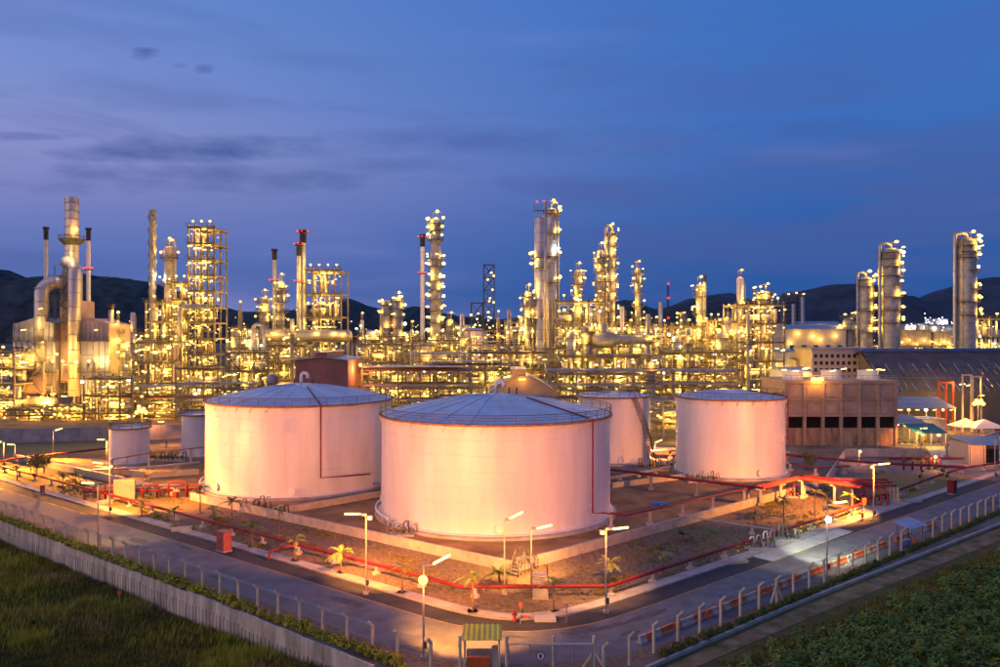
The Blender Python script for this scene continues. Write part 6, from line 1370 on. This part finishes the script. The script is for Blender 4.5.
MB().add([(xa, Yw, 0), (xa, Yw + 17, 0), (xa, Yw + 17, zr), (xa, Yw, ze)], [(0, 1, 2, 3)]).build('gable', 'warehouse', t)
MB().quad((xa, Yw + 17.4, zr + .01), (xb, Yw + 17.4, zr + .01), (xb, Yw + 40, zr - 6), (xa, Yw + 40, zr - 6)).build('rear_roof', 'warehouse', t)
# yard canopies and sheds
def canopy(label, px0, px1, Y, d, z0_, z1_, mat, n=6, name='canopy', posts='post_conc', front_low=True, lam=0, pw=300):
    x0, x1 = PX(px0, Y), PX(px1, Y); t = thing(name, label, 'canopy', ((x0 + x1) / 2, Y, 0))
    for k in range(n): a, b = lerp(x0, x1, k / n) + .02, lerp(x0, x1, (k + 1) / n) - .02; MB().add([(a, Y, z0_), (b, Y, z0_), (b, Y + d, z1_), (a, Y + d, z1_), (a, Y, z0_ - .1), (b, Y, z0_ - .1), (b, Y + d, z1_ - .1), (a, Y + d, z1_ - .1)], [(0, 1, 2, 3), (7, 6, 5, 4), (0, 4, 5, 1), (1, 5, 6, 2), (2, 6, 7, 3), (3, 7, 4, 0)]).build('roof_sheet', mat, t)
    for x in (x0 + .3, (x0 + x1) / 2, x1 - .3):
        MB().tube([(x, Y + .3, 0), (x, Y + .3, z0_)], .1, 8).build('post', posts, t); MB().tube([(x, Y + d - .3, 0), (x, Y + d - .3, z1_ - .1)], .1, 8).build('post', posts, t)
    for k in range(lam): lamp(t, (lerp(x0, x1, (k + .5) / lam), Y + .5, z0_ - .5), .36, 'lamp_sodium', k % 2 == 0, pw)
    return t
canopy('long grey green sheet canopy behind the cooling tower over the pipe yard', 897, 957, 196, 9, 6.6, 8.8, 'teal' if False else 'shed_roof', 10, lam=7, pw=160)
canopy('small open shelter with teal roof on the grass bank', 916, 948, 172, 6, 3.3, 4.8, 'teal', 6, lam=2, pw=140)
canopy('grey mono-pitch canopy between the cooling tower and teal shelter', 893, 928, 180, 8, 4.6, 5.8, 'shed_roof', 6, lam=4, pw=170)
t = thing('wall_hut', 'plain pink walled hut under the grey mono-pitch roof', 'building', (PX(931, 183), 183, 0)); MB().bx(PX(916, 183), PX(946, 183), 183, 189, 0, 5.0).build('wall', 'cream_wall', t); MB().bx(PX(915, 183), PX(947, 183), 182.6, 189.4, 5.0, 5.2).build('roof', 'shed_roof', t); MB().bx(PX(925, 183), PX(930, 183), 182.9, 183.1, 0, 2.2).build('door', 'steel_grey', t)
t = thing('guard_building', 'tan open fronted store building at the end of the plant road', 'building', (PX(990, 150), 150, 0)); MB().bx(PX(970, 150), PX(1040, 150), 156, 156.3, 0, 4.0).build('back_wall', 'cream_wall', t); MB().bx(PX(970, 150) - .3, PX(970, 150), 150, 156.3, 0, 4.0).build('side_wall', 'cream_wall', t)
for k in range(9): a = lerp(PX(968, 150), PX(1042, 150), k / 9); MB().add([(a, 148.8, 3.9), (a + 1.5, 148.8, 3.9), (a + 1.5, 157, 4.7), (a, 157, 4.7)], [(0, 1, 2, 3)]).build('roof_sheet', 'shed_roof', t)
for px in (971, 985, 1000, 1015): MB().box((PX(px, 150), 150, 1.95), (.2, .2, 3.9)).build('post', 'post_conc', t)
MB().bx(PX(971, 150), PX(984, 150), 150.1, 150.3, 0, 3.7).build('front_panel', 'cream_wall', t); light(t, (PX(975, 150), 147, 3.4), 700, SOD, .4)
for k, px in enumerate((989, 996)):
    t2 = thing('drum_stack', 'dark stacked crate pile inside the tan open store', 'crate', (PX(px, 151), 152, 0), 0, 'crates in the store')
    for q in range(3): MB().box((0, 0, .45 + q * .92), (1.2, 1.0, .88)).build('crate', 'black_paint', t2, world=False)
for i, (px, Y, w_, lb) in enumerate([(973, 188, 6, 'smaller white peaked tent beside the glaring flood mast'), (992, 186, 8, 'larger white peaked tent beside the glaring flood mast')]):
    x = PX(px, Y); t = thing('tent', lb, 'tent', (x, Y, 0)); MB().add([(x - w_ / 2, Y, 2.6), (x + w_ / 2, Y, 2.6), (x + w_ / 2, Y + 6, 2.6), (x - w_ / 2, Y + 6, 2.6), (x, Y + 3, 4.6)], [(0, 1, 4), (1, 2, 4), (2, 3, 4), (3, 0, 4)]).build('roof', 'white_fabric', t)
    for sx in (-1, 1):
        for sy in (.1, 5.9): MB().tube([(x + sx * (w_ / 2 - .1), Y + sy, 0), (x + sx * (w_ / 2 - .1), Y + sy, 2.65)], .06, 6).build('post', 'galv', t)
for i, (px, py, mt, lb) in enumerate([(944, 424, 'orange_red', 'bright red orange container under the pipe yard lamps'), (925, 424, 'orange_red', 'orange container half hidden by the pink walled hut'), (1001, 438, 'orange_red', 'orange drum cage beside the white tents')]):
    c = G(px, py); t = thing('container', lb, 'container', (c.x, c.y, 0)); MB().box((0, 0, 1.5), (2.6 if i < 2 else 1.2, 2.4, 2.6)).build('body', mt, t, world=False)
    for k in range(5): MB().box((-1 + k * .5 if i < 2 else -.4 + k * .2, -1.23, 1.5), (.12, .06, 2.4)).build('rib', mt, t, world=False)
    for sx in (-1, 1): MB().box((sx * (.9 if i < 2 else .4), 0, .1), (.3, 2.0, .2)).build('skid', 'steel_dark', t, world=False)
def crane_frame(label, px, Y, h, w): 
    x = PX(px, Y); t = thing('portal_frame', label, 'portal', (x, Y, 0)); 
    for s_ in (-1, 1): MB().box((x + s_ * w / 2, Y, h / 2), (.35, .35, h)).build('leg', 'post_conc', t)
    MB().box((x, Y, h + .2), (w + .5, .4, .4)).build('crossbeam', 'post_conc', t)
crane_frame('taller pale portal frame before the warehouse', 967, 200, 14.5, 2.2); crane_frame('lower pale portal frame before the warehouse', 977, 201, 14, 2.2)
t = thing('pipe_support_frame', 'red steel support frame before the warehouse', 'frame', (PX(945, 205), 205, 0))
for px in (939, 946, 953): MB().box((PX(px, 205), 205, 6.2), (.4, .4, 12.4)).build('leg', 'orange_red', t)
MB().bx(PX(938, 205), PX(954, 205), 204.8, 205.2, 12.2, 12.7).build('beam', 'orange_red', t)
for px, py in ((960, 384), (967, 385)): lamp(t, (PX(px, 205), 204, PZ(py, 205)), .5, 'lamp_warm', True, 500)
pipe_run('pipe', 'long pale pipe sloping past the flood mast to the tan store', [G(947, 445, 2.5), G(975, 439, 2.8), G(1000, 432, 3.0)], .25, 'pipe_silver', 9, tall=True)
valve_skid('lamp-lit equipment cluster behind the teal shelter', G(918, 445), 7, 9, ('steel_grey', 'yellow', 'pipe_silver')); valve_skid('orange equipment cluster under the long canopy', G(935, 428), 6, 8, ('orange_red', 'steel_grey'))
# far white lit hall, sheds, distant blocks
def far_hall(label, px0, px1, ytop, Y, mat, lamps_=0, roof='shed_roof', ybot=None, d=20, pw=110, name='far_hall', kind='lamp_sodium'):
    x0, x1 = PX(px0, Y), PX(px1, Y); zt = PZ(ytop, Y); t = thing(name, label, 'building', ((x0 + x1) / 2, Y, 0)); MB().bx(x0, x1, Y, Y + d, 0, zt).build('wall', mat, t)
    MB().add([(x0 - .5, Y - .5, zt + .02), (x1 + .5, Y - .5, zt + .02), (x1 + .5, Y + d + .5, zt + .02), (x0 - .5, Y + d + .5, zt + .02), (x0 - .5, Y + d / 2, zt + (x1 - x0) * .06 + .5), (x1 + .5, Y + d / 2, zt + (x1 - x0) * .06 + .5)], [(0, 1, 5, 4), (2, 3, 4, 5), (1, 2, 5), (3, 0, 4)]).build('roof', roof, t)
    n = max(2, int((x1 - x0) / 5))
    for k in range(n): MB().bx(lerp(x0, x1, (k + .3) / n), lerp(x0, x1, (k + .7) / n), Y - .08, Y + .05, zt * .55, zt * .75).build('window', 'window_glass', t)
    for k in range(lamps_): lamp(t, (lerp(x0, x1, (k + .5) / lamps_), Y - 1.2, zt * rng.uniform(.5, .95)), Y / 600, kind, False, pw)
    return t
far_hall('long cream hall with a row of wall lamps behind the office block', 786, 846, 329, 330, 'cream_wall', 8)
far_hall('blue grey gabled shed between the lamp-filled frame and office block', 776, 796, 352, 250, 'white_paint', 2, 'blue_roof', d=12); far_hall('pale green lean-to beside the blue grey gabled shed', 796, 813, 360, 246, 'cream_wall', 2, d=10)
far_hall('low lit store between the lamp-filled frame and cooling tower', 786, 812, 371, 205, 'white_paint', 3, d=12)
far_hall('small cream control hut below the ringed column', 411, 432, 346, 262, 'cream_wall', 3, d=10, pw=150)
for i, (a, b, yt, Y) in enumerate([(905, 916, 325, 900), (918, 930, 324, 950), (930, 955, 326, 880), (936, 948, 319, 1100), (958, 1000, 330, 850), (800, 842, 324, 900), (846, 860, 328, 820), (366, 380, 331, 900), (395, 418, 333, 850), (700, 722, 330, 800), (640, 660, 330, 900), (240, 262, 330, 800), (455, 475, 326, 1000)]):
    far_hall('small pale far shed with lamps at the foot of the hills', a, b, yt, Y, 'white_paint' if i % 2 else 'cream_wall', 3, pw=500, d=30, name='distant_shed', kind='lamp_white' if a > 850 else 'lamp_warm')
for o in C.objects:
    if o.parent is None and o.name.startswith('distant_shed'): o['group'] = 'sheds at the foot of the hills'
for i, (a, b, yt, lb) in enumerate([(783.5, 789, 295, 'narrowest dark tower block of the skyline cluster'), (789.5, 797, 294, 'dark tower block with roof lamps in the skyline cluster'), (798, 804, 295, 'dark tower block beside the orange lamp chimney in the skyline cluster')]):
    Y = 1500; t = thing('tower_block', lb, 'building', (PX((a + b) / 2, Y), Y, 0)); x0, x1, zt = PX(a, Y), PX(b, Y), PZ(yt, Y); MB().bx(x0, x1, Y, Y + 20, 0, zt).build('wall', 'tower_block', t); MB().bx(x0 + 2, x1 - 2, Y + 4, Y + 14, zt, zt + 4).build('roof_house', 'tower_block', t)
    for k in range(9): MB().bx(x0 + .8, x1 - .8, Y - .4, Y, zt * (k + 2) / 12, zt * (k + 2) / 12 + 2.2).build('window_band', 'window_glass', t)
    lamp(t, (x1 - 1, Y - 1, zt + 2), 1.8, 'lamp_orange')
for px, yt, lb in ((793.5, 304, 'shorter pale far chimney before the dark tower blocks'), (802.5, 297, 'taller pale far chimney before the dark tower blocks')): stack(lb, px, yt, 900, 2.2, mat='galv')
def town(name, label, n, x0, x1, y0, y1, kind, seed, Yr):
    r2 = random.Random(seed); mm = MB(); pm_ = MB()
    for _ in range(n):
        Y = r2.uniform(*Yr); px = r2.uniform(x0, x1); z = PZ(r2.gauss((y0 + y1) / 2, (y1 - y0) / 4), Y); z = max(3, z); x = PX(px, Y); s_ = Y / 900 * r2.uniform(.3, .75); mm.sphere((x, Y, z), s_, 6, 4); pm_.beam((x, Y + s_, 0), (x, Y + s_, z), s_ * .3)
    t = thing(name, label, 'lights'); o = mm.build('lamp', kind, t); o['kind'] = 'stuff'; o = pm_.build('pole', 'steel_dark', t); o['kind'] = 'stuff'; t['kind'] = 'stuff'
town('town_lights', 'white pin-prick lamps of far works between the broad banded columns', 42, 896, 962, 312, 334, 'lamp_white', 1, (600, 1100)); town('town_lights', 'yellow lamps of far works across the foot of the hills', 120, 350, 800, 321, 336, 'lamp_sodium', 2, (420, 900)); town('town_lights', 'yellow lamps of far works behind the furnace unit', 50, 104, 300, 318, 338, 'lamp_sodium', 3, (330, 600)); town('town_lights', 'yellow lamps of far works behind the warehouse', 60, 780, 1010, 326, 345, 'lamp_sodium', 4, (380, 700))
